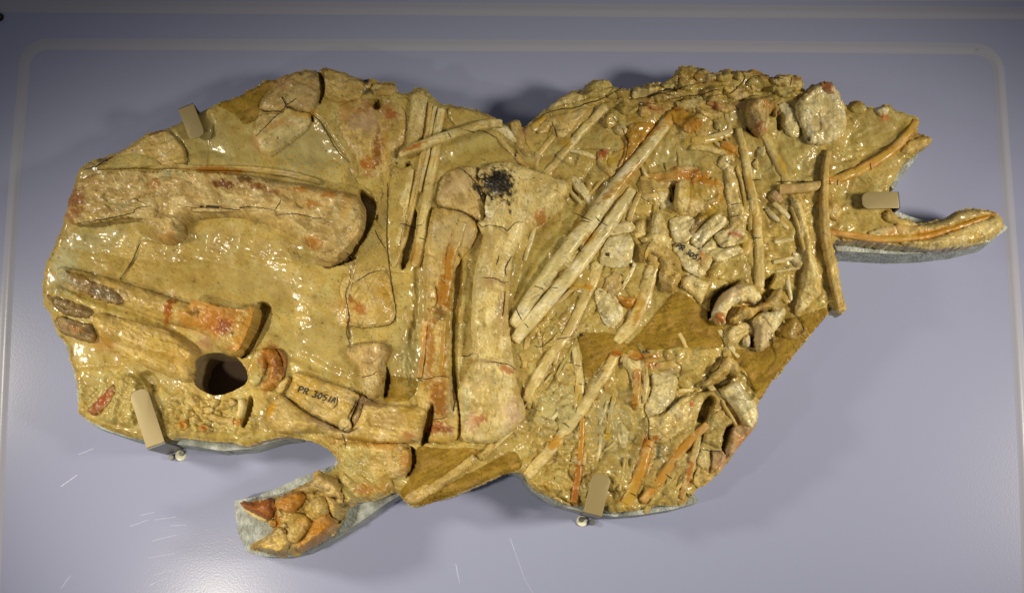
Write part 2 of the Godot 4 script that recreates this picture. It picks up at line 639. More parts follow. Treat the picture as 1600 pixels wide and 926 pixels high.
# ---------------------------------------------------------------- panel
func panel():
	var m := plain(Color(0.575, 0.595, 0.71), 0.24)
	m.metallic_specular = 0.3
	m.uv1_triplanar = true
	m.uv1_scale = Vector3.ONE * 0.36
	m.uv1_offset = Vector3.ONE * 0.5
	m.heightmap_enabled = true
	m.heightmap_scale = 0.01
	m.heightmap_texture = noise_map(0.42, 2, 21, FastNoiseLite.TYPE_SIMPLEX_SMOOTH, 2048)
	var bm := BoxMesh.new()
	bm.size = Vector3(5.0, 4.0, 0.03)
	bm.material = m
	var p := MeshInstance3D.new()
	p.name = "back_panel"
	p.mesh = bm
	p.position = at(800, 463, 0) + Vector3(0, 0, -0.015)
	p.set_meta("kind", "structure")
	p.set_meta("label", "pale lavender grey display panel with a rounded raised rim")
	add_child(p)
	var rim_m: StandardMaterial3D = m.duplicate()
	rim_m.albedo_color = Color(0.625, 0.63, 0.69)
	# the moulded rim: a low soft bead round the field, and another along the top edge
	var loop := PackedVector2Array()
	for q in [[-14, 1250], [-8, 900], [14, 400], [37, 110]]:
		loop.append(Vector2(q[0], q[1]))
	for k in 7:
		var a := PI + PI / 2 * k / 6.0
		loop.append(Vector2(74, 106) + Vector2(cos(a), sin(a)) * 37.0)
	for q in [[400, 70], [800, 71], [1200, 73], [1500, 76]]:
		loop.append(Vector2(q[0], q[1]))
	for k in 7:
		var a := -PI / 2 + PI / 2 * k / 6.0
		loop.append(Vector2(1524, 115) + Vector2(cos(a), sin(a)) * 38.0)
	for q in [[1570, 230], [1588, 480], [1604, 800], [1616, 1250]]:
		loop.append(Vector2(q[0], q[1]))
	bead("raised_rim", loop, 9.0, 1.5, rim_m, p)
	bead("raised_rim", PackedVector2Array([Vector2(-300, 8), Vector2(400, 12), Vector2(800, 15), Vector2(1200, 18), Vector2(1900, 22)]), 10.0, 2.2, rim_m, p)
	bead("raised_rim", PackedVector2Array([Vector2(-300, -32), Vector2(800, -26), Vector2(1900, -20)]), 24.0, 5.0, rim_m, p)
	# scuffs on the panel's clear coat
	var sm := plain(Color(0.64, 0.66, 0.77), 0.3)
	for q in [[122, 710, 146, 700], [94, 760, 120, 742], [230, 872, 272, 864], [240, 899, 270, 890], [232, 915, 258, 903], [203, 822, 231, 812], [240, 812, 274, 807], [265, 821, 290, 820], [237, 845, 276, 835], [94, 920, 109, 899], [218, 805, 240, 800], [320, 826, 326, 828], [355, 840, 365, 846], [262, 924, 285, 918], [797, 840, 820, 905], [820, 905, 835, 930], [712, 880, 718, 910]]:
		var a := Vector2(q[0], q[1])
		var b := Vector2(q[2], q[3])
		bead("scuff", PackedVector2Array([a, a.lerp(b, 0.33), a.lerp(b, 0.66), b]), 0.55, 0.12, sm, p)
	# screw at the corner of the case
	var t := Node3D.new()
	t.name = "screw"
	t.position = at(-2, 27, 0)
	t.set_meta("label", "small dark round screw head at the panel's top left corner")
	t.set_meta("category", "screw")
	add_child(t)
	var head := SphereMesh.new()
	head.radius = 0.008
	head.height = 0.009
	head.is_hemisphere = true
	head.material = plain(Color(0.16, 0.16, 0.14), 0.3, 0.7)
	put("head", head, t).basis = Basis(Vector3.RIGHT, PI / 2)
	var sl := BoxMesh.new()
	sl.size = Vector3(0.009, 0.0016, 0.001)
	sl.material = plain(Color(0.5, 0.5, 0.42), 0.35, 0.6)
	var slot := put("slot", sl, t)
	slot.position = Vector3(0.0, -0.001, 0.0088)
	slot.rotation.z = 0.6

func bead(called: String, line: PackedVector2Array, half: float, height: float, m: Material, parent: Node3D):
	var p := smooth(line, false, 12.0) if line.size() > 4 else smooth(line, false, 6.0)
	var v := PackedVector3Array()
	var idx := PackedInt32Array()
	var K := 9
	for i in p.size():
		var dir := (p[mini(i + 1, p.size() - 1)] - p[maxi(i - 1, 0)]).normalized()
		var side := Vector2(-dir.y, dir.x)
		for a in K:
			var u := -1.0 + 2.0 * a / (K - 1)
			var q := p[i] + side * half * u
			v.append(at(q.x, q.y, 0.12 + height * (0.5 + 0.5 * cos(PI * u))) - parent.position)
	for i in p.size() - 1:
		for a in K - 1:
			var q := i * K + a
			idx.append_array(PackedInt32Array([q, q + K, q + 1, q + 1, q + K, q + K + 1]))
	commit(called, v, PackedColorArray(), idx, m, parent)

# ---------------------------------------------------------------- the rock
const OUTLINE := "97 345 105 312 112 290 118 268 127 258 140 250 160 245 172 242 198 225 228 207 258 200 290 183 335 162 375 145 400 131 412 122 432 121 455 112 475 107 487 105 497 108 502 103 520 107 532 109 545 113 560 119 572 122 578 122 590 125 615 128 619 136 630 145 640 140 650 136 660 135 668 142 675 150 690 160 700 160 720 164 745 168 757 175 772 180 785 191 795 187 812 186 815 198 820 195 840 178 862 160 880 146 895 138 908 138 920 127 935 124 948 122 955 130 970 134 985 136 998 132 1015 128 1035 126 1050 120 1060 108 1062 101 1080 100 1100 104 1118 114 1130 106 1145 106 1160 109 1180 107 1195 110 1205 117 1230 115 1253 120 1255 135 1260 138 1275 128 1290 126 1305 130 1318 150 1325 160 1332 157 1345 155 1355 163 1368 166 1380 163 1392 163 1405 172 1428 178 1437 182 1440 188 1436 200 1442 208 1452 210 1458 216 1452 225 1440 233 1428 243 1415 252 1405 270 1398 280 1393 290 1392 300 1398 325 1405 335 1420 340 1440 347 1455 345 1480 338 1500 327 1520 323 1545 325 1560 330 1568 338 1570 350 1565 360 1550 372 1530 378 1500 384 1470 385 1440 384 1400 382 1370 378 1330 374 1308 374 1303 380 1308 400 1315 440 1318 470 1322 482 1318 488 1305 485 1298 478 1295 490 1285 500 1270 520 1255 540 1235 560 1220 585 1205 598 1192 615 1187 630 1187 650 1182 665 1170 680 1150 705 1140 720 1128 735 1115 748 1090 765 1075 783 1070 788 1050 790 1030 790 1000 797 975 799 950 800 930 790 900 790 880 785 860 775 840 768 828 758 820 745 810 738 795 738 770 748 740 762 700 778 670 783 660 790 650 792 640 790 630 782 622 772 610 770 590 780 570 783 545 788 534 800 527 815 520 827 500 843 480 856 465 862 440 870 425 866 410 862 395 860 388 855 395 848 405 843 418 835 426 824 420 815 405 808 390 800 376 790 372 784 385 785 405 781 425 777 440 773 455 766 470 757 485 750 490 742 500 736 512 738 520 733 525 722 522 712 510 700 490 690 460 683 430 683 405 690 385 696 360 690 340 690 320 688 300 685 275 684 255 688 235 688 205 683 180 675 150 663 130 653 120 645 121 630 120 605 113 575 105 560 103 540 90 525 83 510 75 490 65 475 63 450 66 430 70 410 80 385 92 358"

const FILLERS := ["340 160 375 147 402 133 424 122 432 128 424 140 412 150 404 168 402 180 390 192 378 192 370 182 355 172 342 168", "988 530 1005 512 1038 474 1058 456 1086 470 1112 490 1128 506 1130 538 1100 546 1070 548 1040 545 1010 548 985 546 975 540", "905 522 930 520 955 520 985 545 950 560 935 575 925 590 912 585 910 560", "650 700 690 700 740 700 760 706 735 724 700 745 660 772 640 785 625 770 640 745", "1150 545 1190 545 1210 530 1240 500 1290 480 1296 488 1270 520 1236 562 1206 598 1188 625 1180 610 1160 575 1145 560", "598 590 625 588 650 592 652 605 640 625 610 628 598 622", "1112 462 1130 445 1142 442 1120 465 1110 490 1098 484", "640 782 700 755 760 725 800 705 815 730 770 747 700 776 660 788"]

func build_ground():
	for j in PH:
		for i in PW:
			var x := i * 2.0
			var y := j * 2.0
			var busy := smoothstep(780.0, 880.0, x) * 0.7 + smoothstep(540.0, 640.0, y) * 0.5
			busy *= 1.0 - 0.8 * smoothstep(1300.0, 1390.0, x)
			var z := TOP + 6.0 * wide.get_noise_2d(x, y) + (0.6 + 1.3 * busy) * mid.get_noise_2d(x, y) + (0.25 + 0.4 * busy) * fine.get_noise_2d(x * 0.8, y * 0.8)
			z += busy * 8.0 * wide.get_noise_2d(x * 2.1 + 400.0, y * 2.1)
			z += 2.6 * busy * shard.get_noise_2d(x, y * 1.2) + 3.0 * smoothstep(180.0, 140.0, y) * shard.get_noise_2d(x * 1.5 + 90.0, y * 2.2)
			if busy > 0.25:
				z += busy * 0.5 * (cell.get_noise_2d(x * 0.55, y * 0.55) + 0.6)
			hm[j * PW + i] = z
	for q in FILLERS:
		level(q)
	# the broad lie of the rock
	swell("140 380 220 372 330 350 430 370 480 420 500 500 470 570 420 530 410 480 330 470 200 430 120 400", -11, 50)
	swell("330 215 400 245 480 180 520 210 540 260 470 262 330 250 270 250 300 220", -7, 25)
	swell("690 235 800 200 830 250 760 245 700 300 680 300", -6, 18)
	swell("715 400 745 395 738 470 725 560 722 610 712 590 712 520 716 450", 3, 8, 2.0)
	swell("820 360 870 310 930 250 900 340 850 400 800 480 800 430", -10, 14)
	swell("180 590 195 582 216 584 224 605 222 640 210 668 190 668 160 660 148 652 165 628 178 606", 14, 12, 4.0)
	swell("216 584 235 578 246 590 248 610 236 616 224 600", -14, 6)
	swell("128 625 165 585 185 580 150 620 132 640", -8, 8)
	swell("250 640 280 600 330 620 395 640 400 680 300 684 262 680", 7, 14, 5.0)
	swell("424 780 480 750 510 742 560 780 530 800 520 826 480 856 440 868 400 858 424 826 428 800", 12, 10, 4.0)
	swell("120 600 115 575 180 568 200 575 150 610 124 640", -6, 10)
	swell("440 555 480 548 520 570 550 580 540 600 470 575", -5, 12)
	swell("640 420 662 420 660 540 650 600 620 600 612 560 640 500", -5, 12, 1.5)
	swell("1230 320 1262 305 1275 360 1262 420 1235 430 1205 380 1210 340", 3, 10)
	swell("1190 460 1255 410 1260 440 1240 480 1200 480", -7, 8)
	swell("980 600 1005 640 1000 720 930 735 925 650 950 600", -8, 20, 2.0)
	swell("930 740 900 715 895 770 915 785", 3, 8, 3.0)
	swell("840 690 900 680 895 780 850 765", 3, 14, 5.0)
	swell("820 610 890 590 900 660 840 690", 5, 14, 3.0)
	swell("1340 180 1420 190 1390 235 1330 260 1310 230", -6, 16)
	swell("1310 300 1350 270 1390 280 1395 335 1350 355 1300 340", -3, 16)
	swell("90 440 150 466 262 508 305 540 325 560 300 576 150 527 80 495 72 470", 11, 14, 1.0)
	# deep gaps beside bones
	swell("560 298 578 304 588 318 589 340 580 366 560 398 535 412 505 416 540 390 565 350", -32, 2.4)
	swell("402 474 420 474 424 490 418 512 405 535 385 555 372 558 385 530 398 500", -32, 2.4)
	swell("640 330 652 330 640 400 626 420 628 380", -24, 2.4)
	swell("704 405 722 400 717 480 712 540 715 620 706 640 704 560 704 470", -9, 3.0)
	swell("1106 618 1118 622 1114 640 1104 658 1092 660 1093 642", -32, 2.4)
	swell("1138 664 1148 662 1140 685 1133 708 1128 704 1130 680", -32, 2.4)
	swell("1096 606 1118 600 1140 588 1146 582 1140 598 1118 608 1090 612", -32, 2.4)
	swell("1108 500 1106 478 1118 456 1142 440 1158 438 1130 460 1116 490", -32, 2.4)
	swell("1048 290 1056 288 1052 318 1047 316", -24, 2.4)
	swell("668 640 678 632 676 660 668 690 658 696 662 670", -31, 2.4)
	swell("640 695 648 702 650 722 640 742 632 748 640 728", -24, 2.4)
	swell("1174 524 1180 526 1179 541 1173 542", -32, 2.0)
	swell("1192 438 1204 430 1212 424 1208 440 1198 452 1192 450", -28, 2.4)
	swell("1168 196 1182 210 1186 216 1176 212 1166 202", -24, 2.4)
	swell("1214 168 1224 178 1224 196 1216 205 1214 190", -21, 2.4)
	swell("528 790 545 788 540 800 530 815 524 820", -32, 2.4)
	swell("496 110 506 118 508 140 500 162 496 160 500 140", -21, 2.4)
	swell("580 155 592 153 598 160 592 170 582 170", -15, 2.4)
	swell("632 252 642 251 642 257 634 259", -15, 2.0)
	swell("482 176 488 178 490 188 486 190", -24, 2.0)
	swell("604 572 610 590 604 620 598 622 600 596", -24, 2.4)
	swell("392 618 396 625 388 660 378 668 382 640", -28, 2.4)
	swell("885 785 900 790 880 776 866 770", -10, 2.4)
	for q in [["845 420 935 415 960 470 930 530 850 540 810 520", -52, 2.6], ["820 570 890 560 905 640 860 760 820 740 815 680", -58, 2.4], ["925 590 985 570 1005 640 990 740 920 735", 82, 1.6], ["160 590 215 585 210 665 155 655", -70, 3.2], ["245 630 300 615 330 640 300 684 262 680", -50, 3.4], ["1190 320 1250 330 1262 400 1250 440 1195 430", 2, 1.6], ["1060 330 1160 330 1165 430 1110 440 1050 400", -32, 2.4], ["870 120 1240 105 1250 160 900 175", -8, 3.6], ["420 700 520 700 600 740 560 780 520 740", 40, 2.2], ["640 430 660 430 655 600 615 600 612 540", 85, 1.6], ["930 450 975 455 975 510 930 515", 70, 2.4], ["1040 700 1110 690 1060 780 1010 784", -48, 2.6], ["1320 180 1420 190 1380 250 1310 265", -25, 1.2], ["150 360 480 380 480 420 150 420", 8, 0.8], ["830 190 920 170 900 260 840 260", -40, 1.2]]:
		comb(q[0], q[1], q[2])
	# seams in the rock
	for q in ["220 374 212 395 200 420 190 437", "552 410 545 440 540 470 544 500 548 530 545 548", "487 176 505 192 520 215 532 232 545 250 548 270", "327 175 332 195 326 220 326 262", "262 197 275 212 288 230 292 255", "800 142 802 150", "820 170 850 166 885 160 930 150 965 142", "965 142 968 136", "984 152 988 138", "985 150 1020 146 1060 138 1100 128", "960 185 978 210 982 235 975 255", "1115 475 1110 490 1130 505", "1128 502 1134 530 1130 548 1112 580 1100 592", "1060 635 1090 612 1050 608", "1012 650 1030 645 1060 622", "1205 540 1210 560 1195 580", "1240 492 1255 505 1245 520", "556 440 580 430 595 420", "595 420 615 423 628 424", "600 445 612 470 617 500 600 508 570 510 545 510", "1330 232 1382 230", "1230 300 1245 340", "870 755 880 740 876 725"]:
		furrow(q, 1.7, -3.2)
	for j in PH * PW:
		top[j] = hm[j]
	stains()

func matrix():
	var p := pts(OUTLINE)
	p = smooth(p, true, 4.0)
	var s := PackedFloat32Array()
	s.resize(PW * PH)
	for j in PH:
		for i in PW:
			s[j * PW + i] = 14.0 if Geometry2D.is_point_in_polygon(Vector2(i * 2 + 0.0137, j * 2 + 0.0171), p) else -14.0
	var hole := PackedVector2Array()
	for k in 40:
		var a := TAU * k / 40.0
		var r := 1.0 + 0.05 * sin(a * 3.0 + 1.0) + 0.03 * sin(a * 5.0)
		hole.append(Vector2(343.0 + 42.5 * r * cos(a), 584.0 + 33.5 * r * sin(a)))
	for loop in [p, hole]:
		var n: int = loop.size()
		for e in n:
			var a: Vector2 = loop[e]
			var b: Vector2 = loop[(e + 1) % n]
			var lo := a.min(b) - Vector2(14, 14)
			var hi := a.max(b) + Vector2(14, 14)
			for j in range(maxi(0, int(lo.y / 2)), mini(PH, int(hi.y / 2) + 2)):
				for i in range(maxi(0, int(lo.x / 2)), mini(PW, int(hi.x / 2) + 2)):
					var q := Vector2(i * 2, j * 2)
					var d := q.distance_to(Geometry2D.get_closest_point_to_segment(q, a, b))
					var k := j * PW + i
					if d < absf(s[k]):
						s[k] = d * signf(s[k])
		if loop == hole:
			for j in range(265, 320):
				for i in range(140, 205):
					if Geometry2D.is_point_in_polygon(Vector2(i * 2 + 0.0137, j * 2 + 0.0171), hole):
						s[j * PW + i] = -absf(s[j * PW + i])
	for j in PH:
		for i in PW:
			var k := j * PW + i
			if absf(s[k]) < 13.0:
				var in_hole := absf(i * 2 - 343.0) < 60.0 and absf(j * 2 - 584.0) < 50.0
				var rag := 0.6 if in_hole else 1.5 + 1.8 * smoothstep(0.0, 60.0, 190.0 - j * 2.0) + 1.2 * smoothstep(1150.0, 1250.0, i * 2.0)
				s[k] += rag * (mid.get_noise_2d(i * 3.0, j * 3.0) + 0.7 * fine.get_noise_2d(i * 2.0, j * 2.0))
				if s[k] < 9.0 and not in_hole:
					hm[k] -= 9.0 * pow(1.0 - clampf(s[k] / 9.0, 0.0, 1.0), 2.0)
	despeckle(s, PW, PH)
	cut_mesh("rock_matrix", 0, 0, PW, PH, 2.0, s, hm, 45.0, kinds.matrix, mats.glossy, "", 62.5)
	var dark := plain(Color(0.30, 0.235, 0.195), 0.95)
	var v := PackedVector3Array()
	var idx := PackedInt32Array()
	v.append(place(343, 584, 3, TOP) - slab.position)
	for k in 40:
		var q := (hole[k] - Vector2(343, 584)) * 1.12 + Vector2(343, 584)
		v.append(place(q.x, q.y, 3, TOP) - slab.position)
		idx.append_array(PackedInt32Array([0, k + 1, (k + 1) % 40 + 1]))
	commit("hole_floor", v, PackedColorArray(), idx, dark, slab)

func slab_of(called: String, whole: PackedVector2Array, z0: float, z1: float, grow: float, m: Material):
	# a flat body with the given outline, pierced where the hole goes through; it is built as two halves that meet at the hole
	var ring := PackedVector2Array()
	for k in 24:
		ring.append(Vector2(356.0 + 55.0 * cos(TAU * k / 24.0), 592.0 + 44.0 * sin(TAU * k / 24.0)))
	var v := PackedVector3Array()
	var idx := PackedInt32Array()
	for side in [pts("0 0 356 0 356 926 0 926"), pts("356 0 1600 0 1600 926 356 926")]:
		for part in Geometry2D.intersect_polygons(whole, side):
			for piece in Geometry2D.clip_polygons(part, ring):
				half_slab(piece, z0, z1, grow, v, idx)
	commit(called, v, PackedColorArray(), idx, m, slab)

func half_slab(poly: PackedVector2Array, z0: float, z1: float, grow: float, v: PackedVector3Array, idx: PackedInt32Array):
	# from z0 up to z1; the foot is wider by grow
	var base := v.size()
	var tri := Geometry2D.triangulate_polygon(poly)
	var n := poly.size()
	var clockwise := Geometry2D.is_polygon_clockwise(poly)
	for q in poly:
		v.append(place(q.x, q.y, z1, 50.0) - slab.position)
	for i in range(0, tri.size(), 3):
		var a := poly[tri[i]]
		var b := poly[tri[i + 1]]
		var c := poly[tri[i + 2]]
		if (b - a).cross(c - a) > 0.0:
			idx.append_array(PackedInt32Array([base + tri[i], base + tri[i + 1], base + tri[i + 2]]))
		else:
			idx.append_array(PackedInt32Array([base + tri[i], base + tri[i + 2], base + tri[i + 1]]))
	var rows := 4
	var first := v.size()
	for r in rows:
		var t := float(r) / (rows - 1)
		for i in n:
			var dir := (poly[(i + 1) % n] - poly[(i - 1 + n) % n]).normalized()
			var outw := Vector2(dir.y, -dir.x) * (1.0 if not clockwise else -1.0)
			if not Geometry2D.is_point_in_polygon(poly[i] - outw * 1.5, poly):
				outw = -outw
			var q := poly[i] + outw * grow * t
			v.append(place(q.x, q.y, lerpf(z1, z0, t), 50.0) - slab.position)
	for r in rows - 1:
		for i in n:
			var a := first + r * n + i
			var b := first + r * n + (i + 1) % n
			var out_dir := v[first + (rows - 1) * n + i] - v[first + i]
			var mid_e := (poly[i] + poly[(i + 1) % n]) * 0.5
			var dir := (poly[(i + 1) % n] - poly[i]).normalized()
			var nrm := Vector2(dir.y, -dir.x)
			if Geometry2D.is_point_in_polygon(mid_e + nrm * 0.8, poly):
				nrm = -nrm
			var f := (v[a + n] - v[a]).cross(v[b] - v[a])
			if f.dot(Vector3(nrm.x, -nrm.y, 0)) > 0.0:
				idx.append_array(PackedInt32Array([a, b, a + n, b, b + n, a + n]))
			else:
				idx.append_array(PackedInt32Array([a, a + n, b, b, a + n, b + n]))

func jacket():
	var plaster := plain(Color(0.66, 0.70, 0.69), 0.6)
	plaster.uv1_triplanar = true
	plaster.uv1_scale = Vector3.ONE * 5.0
	plaster.heightmap_enabled = true
	plaster.heightmap_scale = 0.15
	plaster.heightmap_texture = noise_map(0.03, 3, 8)
	var smudge := noise_map(0.008, 5, 41)
	var ramp := Gradient.new()
	ramp.offsets = PackedFloat32Array([0.3, 0.5, 0.62, 0.75])
	ramp.colors = PackedColorArray([Color(0.56, 0.57, 0.53), Color(0.62, 0.655, 0.64), Color(0.65, 0.68, 0.665), Color(0.72, 0.73, 0.70)])
	smudge.color_ramp = ramp
	plaster.albedo_color = Color.WHITE
	plaster.albedo_texture = smudge
	var inner: PackedVector2Array = Geometry2D.offset_polygon(pts(OUTLINE), -9.0)[0]
	for o in Geometry2D.offset_polygon(pts(OUTLINE), -9.0):
		if o.size() > inner.size():
			inner = o
	for i in inner.size():
		inner[i] = plan(place(inner[i].x, inner[i].y, 50.0, TOP))
	var all := inner
	for flare in ["100 530 112 562 121 600 125 645 150 667 200 684 230 691 268 693 300 697 350 705 395 701 435 689 470 684 440 640 200 560", "367 783 374 834 388 863 415 869 450 870 482 862 525 840 565 814 608 784 640 765 600 720 540 690 524 726 500 736 470 746 430 764 400 776", "778 744 800 738 814 743 822 756 832 767 868 788 910 800 960 807 1000 804 1050 796 1090 784 1060 700 850 700", "1296 366 1306 394 1345 396 1400 399 1450 397 1500 391 1545 380 1573 358 1560 345 1400 355", "1380 270 1388 290 1394 300 1405 280 1433 246 1410 225", "1380 320 1408 336 1440 346 1458 348 1430 360 1380 350"]:
		for o in Geometry2D.merge_polygons(all, pts(flare)):
			if not Geometry2D.is_polygon_clockwise(o) and o.size() > 60:
				all = o
	all = Geometry2D.offset_polygon(Geometry2D.offset_polygon(all, -3.0)[0], 3.0)[0]
	slab_of("plaster_jacket", smooth(all, true, 9.0), 0.5, 60.0, 3.0, plaster)
	var felt := plain(Color(0.06, 0.055, 0.05), 0.95)
	slab_of("felt_liner", Geometry2D.offset_polygon(inner, 5.0)[0], 60.5, 65.0, 0.0, felt)

func fillers():
	for q in FILLERS:
		plate("filler_patch", q, {"h": 1.6, "r": 7.0, "n": 1.6, "k": "filler", "m": "filler", "e": 1.6, "step": 1.6, "lip": 0.05, "st": 0.35})

# ---------------------------------------------------------------- surface colour: iron stains, ink, manganese, dark seam streaks and specks
func stains():
	# large tone areas of the rock
	for q in [[300, 430, 170, 60, 5, "937638", 0.4], [330, 225, 80, 40, 20, "a39c68", 0.4], [480, 235, 60, 50, 0, "97936a", 0.5], [150, 372, 60, 22, -10, "a5a077", 0.5], [100, 420, 22, 50, 10, "a9a780", 0.7], [400, 440, 80, 30, 10, "a89a66", 0.35], [490, 540, 60, 50, 0, "9a8c55", 0.4], [200, 620, 90, 40, 0, "98935f", 0.3], [640, 560, 25, 60, 0, "97915c", 0.5], [740, 220, 60, 26, -15, "a49a5a", 0.4], [860, 400, 40, 90, 35, "9d8f4c", 0.45], [1230, 250, 60, 40, 0, "a49b62", 0.4], [1060, 250, 50, 40, 0, "a39a66", 0.4], [880, 640, 50, 60, 0, "b0a878", 0.5], [960, 670, 34, 60, 0, "a19a6c", 0.6], [940, 660, 16, 50, 0, "8f8a68", 0.5], [1380, 200, 60, 30, 0, "a8965a", 0.4], [450, 640, 60, 40, 0, "a08a50", 0.4], [1050, 720, 90, 40, 0, "a39466", 0.4], [1130, 690, 60, 60, 0, "97875a", 0.4]]:
		stain(q[0], q[1], q[2], q[3], q[4], q[5], q[6], 0.8)
	# iron
	for q in [[118, 312, 18, 22, 0, "7d4028", 0.75], [112, 335, 16, 12, 0, "8a4a26", 0.6], [340, 266, 46, 7, 4, "a05a18", 0.85], [352, 291, 22, 7, 8, "6a3414", 0.9], [384, 284, 16, 7, 0, "5e3418", 0.75], [405, 296, 16, 6, 10, "7a3c14", 0.8], [432, 305, 14, 6, 15, "7a3c14", 0.7], [470, 300, 14, 6, 0, "a55c20", 0.7], [490, 324, 12, 7, 0, "a2591c", 0.75], [516, 308, 18, 8, 0, "a2591c", 0.7], [545, 312, 12, 12, 0, "a86a40", 0.6], [492, 382, 16, 9, 20, "a2581c", 0.75], [545, 335, 8, 26, 25, "b87f50", 0.5], [240, 285, 14, 8, 0, "96541e", 0.7], [195, 322, 24, 8, -5, "8b8258", 0.7], [262, 272, 16, 9, 0, "8f8c68", 0.7], [265, 370, 14, 9, 0, "a86840", 0.5], [145, 282, 30, 7, 5, "a06a48", 0.5]]:
		stain(q[0], q[1], q[2], q[3], q[4], q[5], q[6], 0.6)
	for q in [[266, 484, 9, 24, 15, "8c4212", 0.85], [300, 500, 26, 22, 0, "a85e1a", 0.6], [345, 505, 36, 22, 10, "a3561a", 0.75], [352, 512, 16, 14, 0, "7c3414", 0.8], [380, 520, 14, 34, 15, "a86824", 0.7], [320, 535, 16, 16, 0, "b08468", 0.5], [305, 490, 8, 7, 0, "5c3a1c", 0.7], [160, 535, 18, 18, 0, "a8652a", 0.5], [250, 545, 30, 22, 0, "a8752f", 0.5], [120, 430, 30, 7, 12, "7a5024", 0.7], [165, 458, 34, 10, 14, "4f4022", 0.75], [100, 447, 12, 10, 0, "7f6a44", 0.5], [280, 560, 30, 14, 10, "b0743a", 0.4], [310, 595, 14, 18, 0, "b0704a", 0.4], [300, 610, 26, 12, 0, "b8866a", 0.35], [120, 515, 16, 6, 10, "9a5a3a", 0.6], [140, 520, 14, 10, 0, "5a4630", 0.7]]:
		stain(q[0], q[1], q[2], q[3], q[4], q[5], q[6], 0.6)
	for q in [[160, 625, 24, 8, -42, "8c3c14", 0.95], [285, 665, 9, 8, 0, "b06420", 0.8], [318, 670, 9, 7, 0, "a85a1c", 0.7], [370, 660, 12, 6, 0, "a85c24", 0.6], [420, 560, 18, 22, 20, "8c4a12", 0.8], [432, 575, 9, 26, 5, "7a3e10", 0.8], [418, 600, 9, 14, 10, "96561c", 0.7], [390, 570, 10, 14, 0, "a87438", 0.6], [424, 640, 6, 16, 25, "b5701e", 0.9], [480, 600, 22, 14, 15, "a87224", 0.6], [465, 615, 14, 22, 0, "ab742e", 0.5], [530, 670, 40, 9, 8, "7f6a4c", 0.7], [500, 660, 30, 8, 20, "83694a", 0.6], [580, 630, 30, 8, 10, "70563c", 0.7], [560, 690, 60, 8, 5, "9c6228", 0.6], [640, 650, 20, 22, 0, "a5702c", 0.6], [610, 655, 30, 14, 0, "a48550", 0.5], [640, 680, 14, 8, 0, "a0583a", 0.6], [600, 695, 30, 9, 0, "a8662c", 0.6], [635, 720, 10, 24, 10, "a05a20", 0.6], [570, 765, 18, 12, 0, "98521c", 0.7], [600, 760, 16, 14, 0, "a5672c", 0.5], [400, 790, 24, 12, 20, "8a4216", 0.9], [450, 785, 22, 12, -10, "9c581a", 0.75], [430, 815, 9, 14, 0, "96501e", 0.7], [500, 825, 18, 12, 0, "a8621c", 0.75], [470, 815, 14, 12, 0, "a4682a", 0.5], [490, 742, 12, 6, 0, "b5803a", 0.6], [490, 845, 20, 8, -30, "9c6024", 0.6], [400, 853, 10, 6, 0, "84502a", 0.6], [448, 770, 24, 6, -20, "9c6020", 0.6]]:
		stain(q[0], q[1], q[2], q[3], q[4], q[5], q[6], 0.6)
	for q in [[585, 165, 36, 10, 10, "8a4a2a", 0.55], [570, 190, 40, 26, 0, "a28468", 0.7], [612, 178, 12, 8, 0, "8f4224", 0.8], [590, 236, 9, 30, 5, "7e4216", 0.85], [572, 255, 12, 9, 0, "9c5018", 0.85], [575, 272, 9, 8, 0, "96541e", 0.7], [600, 215, 10, 30, 0, "996024", 0.5], [538, 175, 10, 22, 0, "a5653f", 0.5], [560, 172, 14, 6, 0, "954e2c", 0.5], [547, 280, 10, 14, 0, "5a4a28", 0.4], [570, 128, 8, 8, 0, "2e2a20", 0.9], [576, 142, 16, 5, -8, "4a4230", 0.8], [586, 162, 8, 9, 0, "54401f", 0.8], [505, 112, 8, 8, 0, "8a5a34", 0.6], [540, 125, 30, 12, 10, "a08a58", 0.5], [440, 130, 24, 16, -20, "ab8456", 0.6], [480, 150, 16, 30, 0, "a88a5c", 0.4], [478, 178, 20, 7, 0, "b4762c", 0.7], [430, 195, 40, 9, -12, "ad8040", 0.5], [400, 222, 8, 16, -20, "b08850", 0.7], [412, 240, 12, 6, 0, "b08060", 0.5], [245, 205, 16, 6, -25, "6d3c22", 0.6], [160, 252, 20, 7, -20, "4e3a22", 0.8], [145, 258, 20, 9, -20, "6b5c38", 0.6]]:
		stain(q[0], q[1], q[2], q[3], q[4], q[5], q[6], 0.6)
	for q in [[540, 478, 24, 12, 0, "a87040", 0.6], [562, 483, 10, 12, -30, "9a5018", 0.8], [600, 455, 12, 22, 0, "a2691e", 0.55], [595, 485, 20, 10, 0, "a2712e", 0.5], [548, 468, 5, 8, 0, "7d3c1c", 0.7], [545, 500, 4, 10, 0, "7a3a1a", 0.7], [650, 400, 12, 18, 8, "a2692a", 0.7], [700, 410, 10, 50, 6, "a05c14", 0.9], [692, 462, 14, 34, 4, "98560f", 0.85], [686, 490, 12, 12, 0, "5e3a18", 0.7], [672, 540, 8, 70, 3, "94561a", 0.8], [693, 560, 8, 60, 3, "a0641e", 0.7], [685, 610, 22, 24, 0, "9a5a16", 0.8], [688, 630, 16, 30, 0, "80430e", 0.8], [680, 668, 18, 12, 0, "8c4016", 0.85], [700, 672, 12, 8, 0, "7a3424", 0.7], [690, 685, 22, 10, 0, "a87430", 0.6], [720, 365, 30, 30, 20, "a59265", 0.5], [690, 370, 18, 40, 0, "a19468", 0.5], [705, 620, 10, 40, 0, "8f8a68", 0.5], [580, 560, 20, 22, 0, "a08258", 0.6], [600, 550, 12, 14, 0, "86683c", 0.5], [650, 228, 22, 4, -22, "a05218", 0.8]]:
